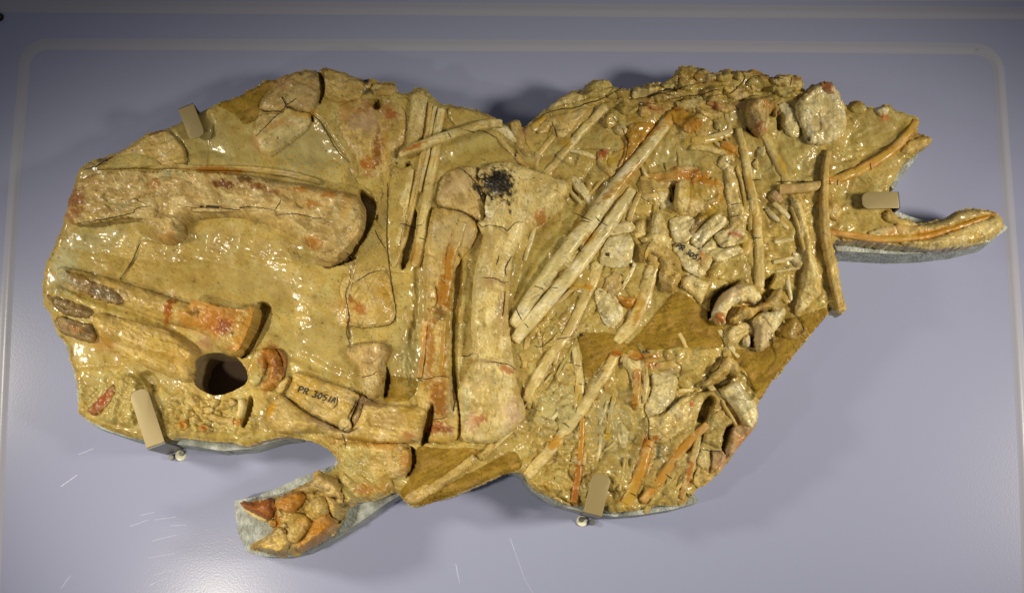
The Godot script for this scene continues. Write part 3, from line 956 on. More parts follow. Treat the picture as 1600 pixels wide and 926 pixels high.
		stain(q[0], q[1], q[2], q[3], q[4], q[5], q[6], 0.6)
	for q in [[843, 338, 14, 12, 0, "a05c30", 0.8], [862, 270, 14, 8, 0, "b8855e", 0.5], [768, 440, 30, 10, 5, "9f7848", 0.5], [785, 480, 10, 40, 5, "a5804c", 0.5], [760, 565, 30, 5, 5, "8a5a38", 0.6], [793, 577, 12, 8, 20, "a05030", 0.7], [748, 655, 14, 8, -20, "a35038", 0.7], [735, 660, 14, 22, 10, "b08468", 0.6], [800, 645, 22, 30, 0, "c0a084", 0.6], [727, 630, 8, 30, 0, "97946a", 0.6], [755, 590, 34, 14, 0, "9c8c60", 0.5], [745, 440, 14, 60, 0, "a79c6c", 0.4], [720, 285, 24, 18, 0, "b89e72", 0.5], [700, 300, 16, 16, 0, "b49468", 0.5]]:
		stain(q[0], q[1], q[2], q[3], q[4], q[5], q[6], 0.6)
	for q in [[885, 226, 9, 9, 0, "ac752e", 0.7], [940, 240, 12, 8, -20, "8c3a1a", 0.85], [955, 252, 12, 10, 0, "ac7a34", 0.7], [1000, 205, 22, 30, 40, "a06a24", 0.8], [1020, 198, 9, 26, 45, "ab6c22", 0.8], [985, 232, 26, 14, -45, "a86e2a", 0.6], [975, 285, 7, 44, 45, "a36a22", 0.85], [948, 305, 22, 6, -48, "8f5818", 0.7], [900, 352, 6, 20, 42, "a36e24", 0.6], [922, 372, 14, 8, -48, "ad7122", 0.75], [1062, 185, 26, 16, 10, "ab6e28", 0.85], [1080, 195, 16, 12, 0, "a4651f", 0.7], [1045, 185, 8, 10, 0, "b87834", 0.7], [1028, 198, 12, 7, 0, "9c5a3a", 0.6], [1100, 220, 40, 9, -6, "b07c34", 0.6], [1140, 232, 18, 9, 20, "a8641c", 0.8], [1075, 272, 34, 10, 6, "a25a16", 0.85], [1105, 285, 26, 9, 8, "a86218", 0.85], [1040, 278, 30, 9, 0, "a8641f", 0.65], [1090, 300, 26, 12, 0, "ac7a36", 0.6], [1125, 310, 9, 16, 0, "a56a24", 0.6], [1110, 332, 18, 8, -40, "ac7a2e", 0.75], [1160, 165, 20, 8, 0, "a86a55", 0.6], [1118, 165, 14, 6, 10, "9f4a38", 0.6], [1185, 200, 10, 10, 0, "a85e48", 0.8], [1180, 160, 30, 9, 0, "a5744e", 0.6], [1200, 165, 12, 6, 20, "a8641f", 0.6], [1025, 170, 20, 8, 0, "9c5438", 0.6], [1010, 158, 20, 8, 0, "94573a", 0.5], [1060, 125, 30, 8, 10, "93703a", 0.6], [1085, 118, 20, 8, 10, "8c5a28", 0.6], [1060, 150, 40, 8, 0, "8a6038", 0.5], [1180, 112, 16, 6, 0, "9a6024", 0.6], [1195, 120, 20, 6, 0, "9a5c2a", 0.5], [1245, 122, 12, 6, 0, "a86840", 0.6], [1292, 133, 10, 8, 20, "a0533c", 0.8], [1265, 145, 12, 6, -40, "a06038", 0.5], [1285, 190, 20, 18, 0, "a88c4c", 0.5], [1382, 183, 7, 6, 0, "b5603a", 0.8], [1345, 160, 12, 6, 0, "a07a2c", 0.7], [840, 190, 20, 8, -35, "b0803a", 0.6], [845, 186, 8, 6, 0, "b57a28", 0.7], [820, 205, 10, 14, 0, "b08860", 0.5]]:
		stain(q[0], q[1], q[2], q[3], q[4], q[5], q[6], 0.6)
	for q in [[1420, 200, 9, 22, 45, "b5833c", 0.7], [1385, 242, 30, 8, -30, "b57c34", 0.75], [1330, 272, 36, 7, -20, "b3803a", 0.6], [1437, 215, 18, 8, 0, "8a6a2a", 0.7], [1222, 258, 7, 22, -15, "a8752c", 0.7], [1172, 285, 5, 14, 0, "b0783a", 0.7], [1180, 345, 6, 22, 0, "ad7238", 0.7], [1232, 295, 12, 7, 0, "a86e54", 0.7], [1215, 305, 10, 10, 0, "b08a6c", 0.6], [1165, 380, 12, 14, 0, "ad7a34", 0.6], [1148, 367, 12, 6, 0, "a04a3a", 0.7], [1100, 405, 12, 12, 0, "b57f58", 0.7], [1098, 398, 6, 6, 0, "b0603c", 0.6], [1460, 362, 50, 6, -8, "a8641a", 0.85], [1510, 348, 50, 6, -18, "ac6c22", 0.85], [1400, 372, 40, 5, 0, "a87a34", 0.6], [1392, 366, 14, 6, -20, "a8641f", 0.8], [1400, 358, 26, 5, -6, "bd935a", 0.7], [1525, 368, 12, 9, 0, "a8742c", 0.6], [1560, 345, 10, 12, 0, "a08a44", 0.5], [1480, 345, 60, 10, -14, "7d744a", 0.65], [1340, 372, 40, 5, 4, "ad8a40", 0.6], [1300, 255, 5, 40, 0, "b09850", 0.3]]:
		stain(q[0], q[1], q[2], q[3], q[4], q[5], q[6], 0.6)
	for q in [[920, 448, 10, 7, 0, "ac6a1c", 0.8], [902, 447, 10, 6, 0, "ac7628", 0.6], [980, 474, 14, 8, 10, "a05c1a", 0.9], [1000, 470, 8, 20, 10, "ae7228", 0.75], [995, 495, 6, 14, 15, "a86820", 0.7], [962, 551, 10, 9, 0, "96501a", 0.9], [1000, 556, 24, 8, 8, "99541a", 0.85], [1024, 560, 12, 6, -20, "9c5a1e", 0.7], [990, 552, 14, 6, 0, "ac802a", 0.6], [995, 620, 8, 22, 5, "a5763c", 0.6], [992, 628, 7, 12, 0, "985a1c", 0.8], [1015, 570, 14, 8, 20, "9c5a1e", 0.7], [905, 615, 7, 22, 0, "b07c38", 0.6], [950, 602, 8, 22, 40, "ac843c", 0.5], [908, 690, 6, 40, 3, "ac6c20", 0.85], [903, 745, 7, 30, 3, "98500f", 0.9], [898, 775, 8, 14, 0, "8c440e", 0.8], [865, 692, 16, 10, -30, "ac6c24", 0.85], [950, 668, 9, 26, 0, "a08026", 0.6], [950, 680, 8, 8, 0, "a87816", 0.7], [856, 760, 10, 12, 0, "9f6a20", 0.6], [1010, 690, 8, 12, 20, "9a5212", 0.85], [1022, 685, 12, 4, 0, "98501a", 0.8], [1005, 730, 10, 40, 22, "ac6a20", 0.8], [985, 775, 10, 26, 22, "ad7a30", 0.7], [1065, 702, 9, 30, 45, "a6641e", 0.8], [1035, 745, 9, 30, 35, "ac6c28", 0.75], [1078, 735, 6, 24, 10, "9a5020", 0.8], [1065, 770, 6, 16, 10, "a06038", 0.6], [1130, 640, 14, 14, 0, "a87a58", 0.6], [1155, 660, 12, 10, -30, "ad7860", 0.7], [1160, 690, 22, 12, -45, "aa6a50", 0.8], [1130, 725, 20, 12, -40, "b08468", 0.6], [1112, 735, 14, 9, -40, "ab7a5c", 0.6], [1080, 631, 5, 4, 0, "b0402a", 0.8], [1028, 571, 5, 4, 0, "b06a54", 0.7], [1165, 628, 16, 20, 0, "a5a27e", 0.6], [1030, 705, 5, 14, 0, "5f6650", 0.7], [1125, 497, 9, 9, 0, "a8582e", 0.9], [1140, 460, 30, 16, -20, "c4a070", 0.6], [1165, 480, 14, 9, -30, "ad7434", 0.75], [1190, 520, 22, 30, 0, "b59a74", 0.6], [1190, 480, 20, 8, -25, "b0884e", 0.6], [1050, 580, 20, 6, 0, "a8987a", 0.5]]:
		stain(q[0], q[1], q[2], q[3], q[4], q[5], q[6], 0.6)
	# black manganese bloom and small black marks
	stain(778, 288, 27, 26, 0, "0e0d0b", 1.0, 0.22)
	stain(779, 288, 20, 20, 0, "0e0d0b", 1.0, 0.05)
	stain(776, 286, 30, 27, 20, "11100d", 1.0, 0.9)
	stain(768, 280, 26, 9, 10, "11100d", 0.95, 1.2)
	stain(788, 300, 9, 18, -30, "11100d", 0.95, 1.2)
	for q in [[744, 292, 9, 7, 20], [750, 300, 6, 9, -40], [796, 333, 3, 6, 0], [806, 242, 4, 8, 0], [793, 318, 6, 7, 0], [572, 125, 7, 7, 0], [949, 398, 4, 4, 0], [986, 415, 3, 7, 0], [908, 523, 6, 2, 0], [1010, 550, 9, 3, 10], [1137, 252, 5, 3, 40], [1264, 219, 2, 4, 0], [1301, 131, 3, 4, 0], [620, 255, 4, 3, 0], [1216, 413, 3, 2, 0], [365, 522, 3, 3, 0]]:
		stain(q[0], q[1], q[2], q[3], q[4], "14120e", 0.95, 0.6)
	# dark streaks along the seams, then scattered dark specks
	for q in [[205, 408, 20, 2.2, -55], [550, 440, 30, 2, -80], [545, 520, 30, 2, 85], [510, 205, 34, 2, 52], [292, 240, 22, 2.4, 75]]:
		stain(q[0], q[1], q[2], q[3], q[4], "40331a", 0.7, 0.3)
	var r := RandomNumberGenerator.new()
	r.seed = 77
	for i in 420:
		var big := r.randf() < 0.1
		stain(r.randf_range(70, 1440), r.randf_range(110, 790), r.randf_range(1.6, 2.2) * (1.5 if big else 1.0), r.randf_range(1.6, 2.2), 0, "3a2f18", r.randf_range(0.4, 0.85), 0.2)

# ---------------------------------------------------------------- bones
func bones_left():
	plate("leg_bone", "97 330 104 305 116 284 132 272 160 266 200 264 245 263 290 265 330 265 380 270 420 277 470 285 520 295 550 302 563 308 570 325 569 345 561 368 546 390 528 406 508 412 492 409 487 400 491 390 484 384 472 376 450 364 430 353 408 345 380 338 350 335 320 337 297 341 287 347 283 356 287 366 279 374 262 379 250 377 241 370 232 357 218 344 198 343 170 346 150 349 122 350 106 345", {"h": 36, "r": 20, "n": 2.6, "k": "pink", "gx": 0.035, "step": 2.0, "lip": 0.12, "label": "thick pinkish leg bone with rust stains and a knobbed right end"})
	plate("bone_crust", "135 284 165 268 240 266 330 269 400 278 438 288 420 302 372 299 320 297 282 306 246 300 205 309 168 306", {"h": 5, "r": 6, "n": 2.4, "k": "pink", "lift": 30, "e": 3.0})
	plate("bone_crust", "112 322 150 318 196 322 240 328 262 336 230 341 190 340 150 346 116 347", {"h": 4, "r": 5, "n": 2.0, "k": "tan", "lift": 24, "e": 2.5})
	plate("bone_crust", "498 346 528 322 552 316 566 330 564 350 553 376 534 397 510 407 497 398 516 374 510 358", {"h": 8, "r": 10, "n": 1.6, "k": "pink", "lift": 32, "e": 1.6})
	rod("thin_bone", "150 262 4 12 200 259 4 12 262 259 4 12 330 262 4 12 390 263 5 13 440 269 5.5 13 470 275 5.5 12 500 284 4 9", {"k": "tan", "groove": 0.2})
	rod("thin_bone", "300 327 4 6 350 325 5 6 400 325 4 6 440 332 3 4", {"k": "pink", "lift": 30})
	plate("rock_flake", "150 258 164 240 188 231 215 218 240 206 256 201 270 212 282 224 290 240 289 254 270 258 230 257 190 258", {"h": 9, "r": 9, "n": 1.2, "k": "tan"})
	plate("rock_flake", "165 262 172 250 190 241 215 240 238 247 250 256 230 260 200 262", {"h": 6, "r": 8, "n": 1.4, "k": "glossy", "m": "glossy", "lift": 6})
	plate("foot_bone", "85 421 95 415 130 422 180 437 230 452 280 469 330 479 370 481 396 474 403 480 401 498 391 525 381 545 372 554 357 555 340 545 318 522 290 511 265 505 240 497 200 482 160 468 130 460 100 450 88 438", {"h": 28, "r": 22, "n": 2.2, "k": "tan", "gx": 0.03, "step": 2.0, "lip": 0.28, "label": "stained foot bone with an orange flared right end"})
	plate("foot_bone", "141 492 160 487 180 493 215 501 262 513 296 534 306 548 300 570 297 590 284 595 258 586 230 573 200 561 175 547 155 533 148 515", {"h": 18, "r": 26, "n": 2.4, "k": "tan", "step": 2.0, "lip": 0.04})
	plate("bone_fragment", "66 457 80 461 110 470 138 480 146 488 135 497 112 494 92 487 74 470", {"h": 9, "r": 9, "n": 3.2, "k": "brown", "lip": 0.1})
	plate("bone_fragment", "84 500 96 495 112 499 130 505 146 509 150 525 147 534 134 534 110 526 92 518", {"h": 13, "r": 7, "n": 3.0, "k": "brown", "lip": 0.3})
	plate("bone_fragment", "92 424 120 428 160 446 188 458 190 470 175 474 140 462 100 440", {"h": 3, "r": 9, "n": 2.4, "k": "brown", "lift": 25, "e": 3.0, "lip": 0.05})
	plate("bone_fragment", "300 470 340 478 380 484 396 480 390 505 372 545 356 545 330 520 305 505", {"h": 5, "r": 14, "n": 2.5, "k": "orange", "lift": 26})
	# upper left plates
	plate("plate_bone", "405 166 410 151 425 141 440 129 456 116 475 109 488 111 497 126 496 146 490 165 483 174 466 171 449 164 444 172 432 176 416 172", {"h": 13, "r": 12, "n": 1.6, "k": "pink"})
	plate("plate_bone", "399 188 409 177 428 178 442 175 448 169 465 174 485 178 481 195 466 211 441 230 425 242 410 240 401 226 395 211 398 199", {"h": 10, "r": 12, "n": 1.3, "k": "cream"})
	plate("plate_bone", "505 106 520 109 545 115 562 121 580 126 575 140 560 152 540 158 522 160 508 150 503 128", {"h": 9, "r": 7, "n": 2.2, "k": "tan"})
	plate("plate_bone", "583 128 600 129 617 130 619 140 612 148 592 148 580 142", {"h": 10, "r": 6, "n": 1.8, "k": "tan"})
	plate("plate_bone", "528 166 545 156 575 152 600 156 625 164 634 185 631 215 622 240 604 264 582 279 562 277 558 255 548 235 532 206 524 185", {"h": 5, "r": 9, "n": 3.0, "k": "tan", "lip": 0.1, "label": "rusty mottled flat bone with dark red patches"})
	plate("plate_bone", "560 285 585 280 600 290 596 330 590 350 600 370 585 400 560 410 572 380 588 350 590 320 570 300", {"h": 3, "r": 6, "n": 1.0, "k": "matrix", "m": "glossy"})
	# small pieces by the hole
	plate("wrist_bone", "386 580 390 560 402 548 414 543 424 552 418 562 416 578 410 590 402 602 390 600", {"h": 8, "r": 8, "n": 1.5, "k": "glossy", "m": "glossy"})
	plate("wrist_bone", "404 549 412 543 426 544 436 555 441 574 438 592 428 604 413 610 406 602 417 590 420 572 414 558", {"h": 18, "r": 7, "n": 1.8, "k": "orange", "label": "orange brown crescent shaped bone"})
	rod("wrist_bone", "432 545 3 14 441 556 4 16 444 572 3.5 15 440 590 3 12", {"k": "rust"})
	plate("wrist_bone", "430 600 445 590 454 588 452 600 440 615 432 614", {"h": 12, "r": 6, "n": 1.4, "k": "tan"})
	rod("wrist_bone", "325 650 6 14 345 656 6 15 366 658 6 14", {"k": "tan", "n": 1.6})
	rod("wrist_bone", "375 622 5 18 377 636 6 18 372 652 5 17", {"k": "cream", "n": 1.2})
	for q in [[283, 664, 10, 12], [318, 668, 8, 12], [305, 653, 6, 10], [324, 640, 8, 12], [334, 628, 9, 10], [312, 640, 6, 8], [350, 632, 9, 9], [362, 628, 7, 9], [301, 625, 10, 7], [327, 672, 6, 8], [295, 645, 7, 8], [340, 645, 5, 9]]:
		knob("bone_knob", q[0], q[1], q[2], q[3], "tan")
	plate("tooth_like_bone", "136 641 150 626 165 612 178 600 181 609 174 625 160 641 148 649", {"h": 7, "r": 6, "n": 1.2, "k": "rust", "label": "dark red brown wedge shaped bone"})
	# lower left limb
	plate("hand_bone", "458 584 468 582 500 592 530 603 560 616 558 626 551 642 544 660 530 666 506 656 481 641 462 629 446 616 455 600", {"h": 20, "r": 12, "n": 1.0, "k": "tan", "lip": 0.5, "label": "flat tan bone with a number inked on it"})
	plate("hand_bone", "417 660 419 640 432 618 442 618 470 640 500 657 530 669 548 668 562 650 570 628 600 630 640 634 664 635 671 641 668 656 660 680 654 690 634 691 605 692 575 690 545 686 520 684 500 675 470 676 440 676 425 672", {"h": 20, "r": 16, "n": 2.6, "k": "tan", "step": 2.0, "gx": 0.02, "lip": 0.3})
	plate("bone_fragment", "560 618 576 621 585 632 572 645 562 664 552 668 548 655 556 640", {"h": 16, "r": 8, "n": 2.0, "k": "brown"})
	plate("bone_fragment", "529 660 540 652 549 662 546 672 532 672", {"h": 5, "r": 3, "n": 0.5, "k": "cream", "lift": 16})
	plate("hand_bone", "560 694 590 692 625 692 642 699 648 716 641 734 626 745 602 750 585 746 562 736 545 720 540 704", {"h": 15, "r": 22, "n": 4.5, "k": "tan", "lip": 0.12, "gx": 0.12})
	plate("hand_bone", "528 700 555 690 585 700 580 722 590 740 612 750 606 768 588 778 565 782 548 786 536 770 530 745", {"h": 12, "r": 16, "n": 3.0, "k": "glossy", "m": "glossy"})
	for q in [[570, 768, 12, 12], [548, 784, 8, 10], [602, 758, 12, 9], [560, 745, 10, 7]]:
		knob("bone_knob", q[0], q[1], q[2], q[3], "tan")
	# the clawed foot
	plate("foot_mass", "428 779 468 761 496 742 512 742 532 758 536 784 526 826 502 843 470 858 440 868 424 852 430 824 424 802", {"h": 8, "r": 9, "n": 5.0, "k": "tan", "e": 3.0, "lip": 0.4, "st": 0.3})
	plate("claw", "371 785 378 781 395 788 409 781 418 776 427 779 430 795 425 808 417 812 400 805 384 796", {"h": 20, "r": 10, "n": 1.2, "k": "rust", "lip": 0.3, "label": "reddish brown curved claw bone at the tip of the lower limb"})
	rod("claw_edge", "380 793 2 8 398 805 3.5 9 418 813 4 9", {"k": "cream", "lift": 2})
	plate("toe_bone", "430 781 448 772 466 766 475 775 471 790 456 801 440 798 430 795", {"h": 26, "r": 10, "n": 1.8, "k": "orange"})
	plate("toe_bone", "480 786 495 774 508 778 514 792 511 806 498 814 484 806 474 796", {"h": 30, "r": 12, "n": 1.4, "k": "tan"})
	plate("toe_bone", "508 776 520 780 528 796 528 812 518 806 512 794", {"h": 22, "r": 8, "n": 1.2, "k": "tan"})
	plate("toe_bone", "486 820 500 803 512 800 520 812 523 824 506 840 486 853 466 864 462 856 474 840", {"h": 30, "r": 12, "n": 1.8, "k": "orange"})
	plate("toe_bone", "444 812 462 800 480 806 488 818 476 838 458 850 446 840 452 826", {"h": 20, "r": 12, "n": 2.2, "k": "tan"})
	plate("toe_bone", "420 830 436 822 448 834 452 850 440 869 428 864 412 862 396 859 389 855 402 847", {"h": 22, "r": 9, "n": 2.4, "k": "tan"})
	plate("toe_bone", "488 748 494 737 506 740 520 746 530 762 534 782 526 776 512 776 496 768 478 772 470 764 480 756", {"h": 22, "r": 8, "n": 2.0, "k": "pink"})
	for q in [[426, 818, 9, 16], [430, 833, 8, 14], [444, 820, 8, 14], [422, 848, 8, 12], [436, 803, 8, 14], [462, 862, 9, 9], [440, 866, 8, 10], [497, 742, 8, 14], [408, 853, 7, 9]]:
		knob("bone_knob", q[0], q[1], q[2], q[3], "tan")

func knob(called: String, x: float, y: float, r: float, h: float, k: String):
	var s := ""
	for i in 7:
		var a := TAU * i / 7.0
		var q := r * (1.0 + 0.28 * mid.get_noise_2d(x * 7.0 + i * 31.0, y * 3.0))
		s += "%.1f %.1f " % [x + cos(a) * q, y + sin(a) * q * 0.85]
	plate(called, s, {"h": h, "r": r * 0.55, "n": 1.6, "k": k, "e": 1.4, "lip": 0.3})

func bones_middle():
	plate("small_bone", "541 546 550 538 575 533 591 533 604 541 607 553 600 566 597 586 594 610 587 622 576 622 566 610 563 590 556 571 546 560", {"h": 22, "r": 12, "n": 1.4, "k": "pink", "lip": 0.3})
	plate("plate_bone", "540 430 560 425 590 415 602 420 612 450 618 490 612 505 590 509 560 511 530 508 525 490 535 470 530 450", {"h": 5, "r": 8, "n": 1.4, "k": "tan", "m": "glossy"})
	plate("plate_bone", "605 335 612 262 628 262 642 255 640 300 628 350 622 395 614 412 606 400", {"h": 5, "r": 6, "n": 0.8, "k": "matrix", "m": "glossy"})
	# the sheaf of straight bones
	plate("rib_bone", "643 146 660 140 668 150 663 185 655 238 634 237 638 190", {"h": 12, "r": 7, "n": 0.7, "k": "cream", "sm": false})
	rod("rib_bone", "673 160 4 12 669 200 4.5 13 660 245 5 14 648 300 5 14 636 350 5 13 622 395 4 10 613 417 3 7", {"k": "tan", "groove": 0.15, "cap": 3})
	rod("rib_bone", "680 165 3 14 674 200 3.5 14 668 240 3.5 12 655 300 3 10", {"k": "cream", "cap": 3})
	rod("rib_bone", "690 168 6 14 684 200 7 16 680 240 7 16 670 290 7.5 17 662 340 8 18 656 385 8.5 17 649 416 7 12", {"k": "cream", "p": 0.55, "groove": 0.08, "cap": 3})
	rod("rib_bone", "640 262 8 7 632 310 8 8 624 350 7 7 616 390 5 5", {"k": "cream", "cap": 3})
	rod("rib_bone", "623 241 4 8 650 228 7 12 690 214 7.5 13 725 203 7 12 760 192 7 9 785 190 6 6", {"k": "cream", "lift": 14, "cap": 6, "label": "slanting rib lying across the upright ribs"})
	plate("rock_flake", "700 168 720 166 745 171 757 178 775 184 765 196 740 198 720 200 705 190", {"h": 7, "r": 7, "n": 2.2, "k": "matrix", "m": "glossy"})
	plate("rock_flake", "762 186 785 192 800 205 812 222 800 218 780 205 765 200", {"h": 6, "r": 6, "n": 1.6, "k": "pale"})
	rod("rib_bone", "772 205 4 6 790 225 4 7 812 250 5 7 825 265 4 5", {"k": "tan"})
	plate("rock_flake", "796 190 812 188 816 200 822 225 830 245 818 240 804 214", {"h": 8, "r": 6, "n": 1.2, "k": "tan"})
	# the two long bones in the middle
	plate("arm_bone", "676 326 690 322 720 328 739 340 746 358 737 380 722 400 709 420 706 450 701 490 702 540 706 590 714 630 717 660 715 682 705 690 686 693 668 687 663 672 660 650 652 630 652 608 656 590 661 540 665 480 662 440 661 400 668 360", {"h": 20, "r": 16, "n": 1.8, "k": "tan", "step": 2.0, "lip": 0.3, "label": "narrow arm bone stained orange and brown along its middle"})
	rod("bone_ridge", "722 345 9 8 714 370 9 9 704 400 7 9 700 440 6 8 692 475 6 7", {"k": "tan", "lift": 17})
	rod("bone_ridge", "665 500 4 6 660 550 4 6 655 590 4 5", {"k": "orange", "lift": 15})
	rod("bone_ridge", "692 500 5 6 690 550 5 6 684 588 5 5", {"k": "tan", "lift": 17})
	plate("arm_bone", "742 345 756 340 765 310 750 290 748 265 770 252 795 250 818 258 838 268 862 275 882 278 889 290 885 310 874 325 855 338 835 351 816 370 801 400 797 440 794 490 798 530 803 570 812 610 821 640 815 656 800 672 780 685 762 692 740 690 722 684 719 650 716 610 726 585 738 560 736 510 737 470 740 430 748 395 754 365", {"h": 24, "r": 22, "n": 1.5, "k": "cream", "step": 2.0, "lip": 0.3, "label": "broad pale bone with flared ends and a black spot near its top"})
	plate("bone_head", "684 300 688 282 702 267 722 258 742 260 750 280 756 300 756 330 752 350 738 338 718 328 696 322 683 316", {"h": 16, "r": 16, "n": 1.2, "k": "pink", "lip": 0.35})
	plate("bone_head", "800 262 830 266 862 277 885 285 884 303 868 318 840 320 812 318 796 305 790 285", {"h": 8, "r": 18, "n": 1.4, "k": "cream", "lift": 17})
	plate("shoulder_ridge", "764 300 790 318 830 330 850 334 820 348 800 352 770 345 758 330", {"h": 5, "r": 12, "n": 1.2, "k": "pale", "lift": 18})
	# scraps below
	plate("rib_scrap", "660 762 690 744 722 722 738 708 746 716 735 730 705 752 672 774", {"h": 10, "r": 6, "n": 1.6, "k": "tan", "sm": false})
	plate("rib_scrap", "744 712 755 702 766 690 775 694 768 708 754 720", {"h": 10, "r": 5, "n": 1.6, "k": "tan", "sm": false})
	plate("rib_scrap", "630 778 650 764 668 756 676 768 660 780 645 788", {"h": 7, "r": 6, "n": 1.4, "k": "tan"})
	rod("rib_scrap", "756 712 3 6 775 695 4 7 800 672 4 6", {"k": "cream"})

func bones_right():
	# long crossing ribs
	rod("rib_bone", "1052 178 9 8 1030 205 10 14 1008 234 10 18 985 263 11 21 960 294 12 23 930 334 12 23 900 372 12 22 868 412 11 21 838 452 11 19 814 488 10 16 800 508 8 10", {"k": "pale", "lift": 3, "groove": 0.06, "label": "longest rib running down from the top to the middle of the slab"})
	rod("rib_bone", "990 292 7 8 975 315 9 14 955 345 11 18 925 386 11 19 895 424 11 18 862 462 11 17 830 500 11 15 803 532 9 10", {"k": "pale", "lift": 1, "groove": 0.05})
	rod("rib_bone", "936 410 8 6 928 436 9 9 915 462 8 12 900 496 8 12 886 522 8 11 868 545 8 12 848 576 9 13 830 610 9 10 822 628 7 5", {"k": "cream", "groove": 0.05})
	rod("rib_bone", "963 551 8 12 948 580 9 15 930 606 9 16 912 636 9 14 892 662 9 13 872 688 9 12 848 716 9 10 822 744 8 7", {"k": "cream", "label": "slanting rib with an orange tip below the middle of the slab"})
	rod("rib_bone", "898 540 6 7 903 570 7 9 906 600 7 8 907 625 5 4", {"k": "cream"})
	rod("rib_bone", "910 652 4 6 908 690 5 8 905 730 5.5 8 901 760 6 8 897 786 7 6", {"k": "orange", "cap": 2})
	rod("rib_bone", "1022 415 9 10 1012 445 11 13 1003 475 11 15 990 502 11 14 975 520 10 11 963 534 7 6", {"k": "cream", "groove": 0.12})
	rod("rib_bone", "948 164 7 10 930 182 7 12 908 206 6.5 12 886 232 6 11 866 256 5.5 10 848 274 5 7", {"k": "cream", "cap": 3})
	rod("rib_bone", "1155 198 5 6 1160 225 6 10 1168 262 6.5 12 1176 300 7 13 1183 345 7 13 1187 385 7 13 1188 420 8 13 1188 450 8 8", {"k": "cream", "groove": 0.08})
	rod("rib_bone", "1192 205 6 8 1206 232 6.5 12 1220 262 7 13 1232 290 7 12", {"k": "cream"})
	plate("rib_bone", "1237 310 1252 312 1262 345 1272 385 1282 425 1286 455 1272 468 1258 484 1244 488 1250 462 1258 430 1256 395 1248 350", {"h": 17, "r": 12, "n": 1.0, "k": "cream"})
	rod("rib_bone", "1238 320 3 6 1250 360 3 8 1258 400 3 8", {"k": "tan", "lift": 6})
	rod("rib_bone", "1297 232 5 14 1292 262 6 17 1289 300 6.5 18 1290 340 7 18 1294 380 7.5 18 1302 420 8 18 1310 455 7.5 17 1317 486 7 12", {"k": "tan", "groove": 0.1, "lift": 4, "label": "upright thin rib along the right edge beside the notch"})
	rod("rib_bone", "1216 296 9 18 1240 294 8.5 18 1265 291 8 16 1285 287 7 14", {"k": "pink", "cap": 3, "lift": 3})
	rod("rib_bone", "1296 283 6 8 1325 273 7.5 11 1355 259 8 12 1382 243 8 13 1405 224 7.5 13 1424 203 6.5 12 1434 186 5.5 9", {"k": "orange", "groove": 0.05, "cap": 3, "label": "curved orange rib reaching the upper right corner"})
	rod("rib_bone", "1292 360 5 8 1330 366 5.5 9 1365 371 5.5 9 1400 373 5.5 10 1440 370 5 10 1475 361 4.5 10 1510 350 4.5 10 1540 340 4 9 1560 333 3 6", {"k": "orange", "label": "thin orange ridge along the tail shaped point"})
	plate("tail_bone", "1410 378 1450 374 1490 360 1530 345 1558 335 1568 342 1567 356 1552 370 1525 379 1490 384 1450 386", {"h": 14, "r": 14, "n": 0.8, "k": "cream"})
	plate("tail_bone", "1400 350 1430 352 1458 348 1482 340 1502 329 1525 325 1548 327 1555 332 1520 342 1480 356 1440 366 1405 368", {"h": 9, "r": 12, "n": 0.8, "k": "tan"})
	plate("bone_fragment", "1358 362 1375 356 1400 352 1418 357 1412 366 1388 370 1368 368", {"h": 6, "r": 5, "n": 1.0, "k": "cream"})
	plate("bone_fragment", "1382 332 1395 326 1402 336 1418 343 1436 349 1425 354 1400 350 1386 344", {"h": 8, "r": 6, "n": 1.4, "k": "tan"})
	plate("bone_fragment", "1420 222 1436 214 1452 212 1457 218 1448 228 1430 238 1416 240 1408 236", {"h": 6, "r": 6, "n": 2.4, "k": "tan"})
	plate("bone_fragment", "1368 168 1380 164 1390 166 1388 178 1376 180", {"h": 9, "r": 5, "n": 1.0, "k": "pale"})
	plate("plate_bone", "1132 262 1142 256 1152 280 1160 320 1166 355 1160 368 1146 360 1138 320", {"h": 7, "r": 7, "n": 0.9, "k": "cream", "m": "glossy"})
	rod("bone_splinter", "1152 258 3 6 1160 290 3 7 1166 330 3 6", {"k": "tan"})
	rod("bone_splinter", "1210 377 3 6 1226 375 4 7 1242 373 3 6", {"k": "pale", "cap": 2})
	rod("bone_splinter", "1208 409 3 7 1230 405 4 8 1254 400 3 7", {"k": "pale", "cap": 2})
	rod("bone_splinter", "1212 424 2 5 1232 421 2.5 6 1254 417 2 5", {"k": "pale", "cap": 2})
	rod("bone_splinter", "1198 325 3 6 1215 342 4 8 1232 358 3 6", {"k": "pale"})
	rod("bone_splinter", "1208 315 4 9 1222 328 5 10 1236 340 4 7", {"k": "pale"})
	plate("bone_fragment", "1202 306 1208 297 1218 300 1224 312 1218 318 1206 314", {"h": 12, "r": 6, "n": 1.0, "k": "pink"})
	# skull-like knobs and vertebrae at the top
	plate("vertebra", "1166 166 1178 154 1196 152 1212 160 1221 174 1214 180 1209 172 1202 178 1204 194 1198 208 1188 213 1178 204 1170 188", {"h": 26, "r": 14, "n": 2.4, "k": "pink", "lip": 0.3, "label": "pinkish knobbly vertebra at the top of the thin ribs"})
	plate("plate_bone", "1243 164 1258 147 1280 130 1304 131 1316 150 1324 180 1321 205 1306 219 1282 225 1262 221 1254 200 1246 182", {"h": 20, "r": 22, "n": 1.6, "k": "pale", "m": "glossy", "lip": 0.45, "label": "big pale faceted bone at the top right edge"})
	plate("bone_fragment", "1282 129 1296 126 1306 132 1304 146 1294 148 1286 140", {"h": 8, "r": 6, "n": 1.2, "k": "red", "lift": 14})
	plate("bone_fragment", "1058 286 1069 283 1078 294 1075 324 1064 331 1054 322", {"h": 24, "r": 7, "n": 1.0, "k": "cream", "lip": 0.55})
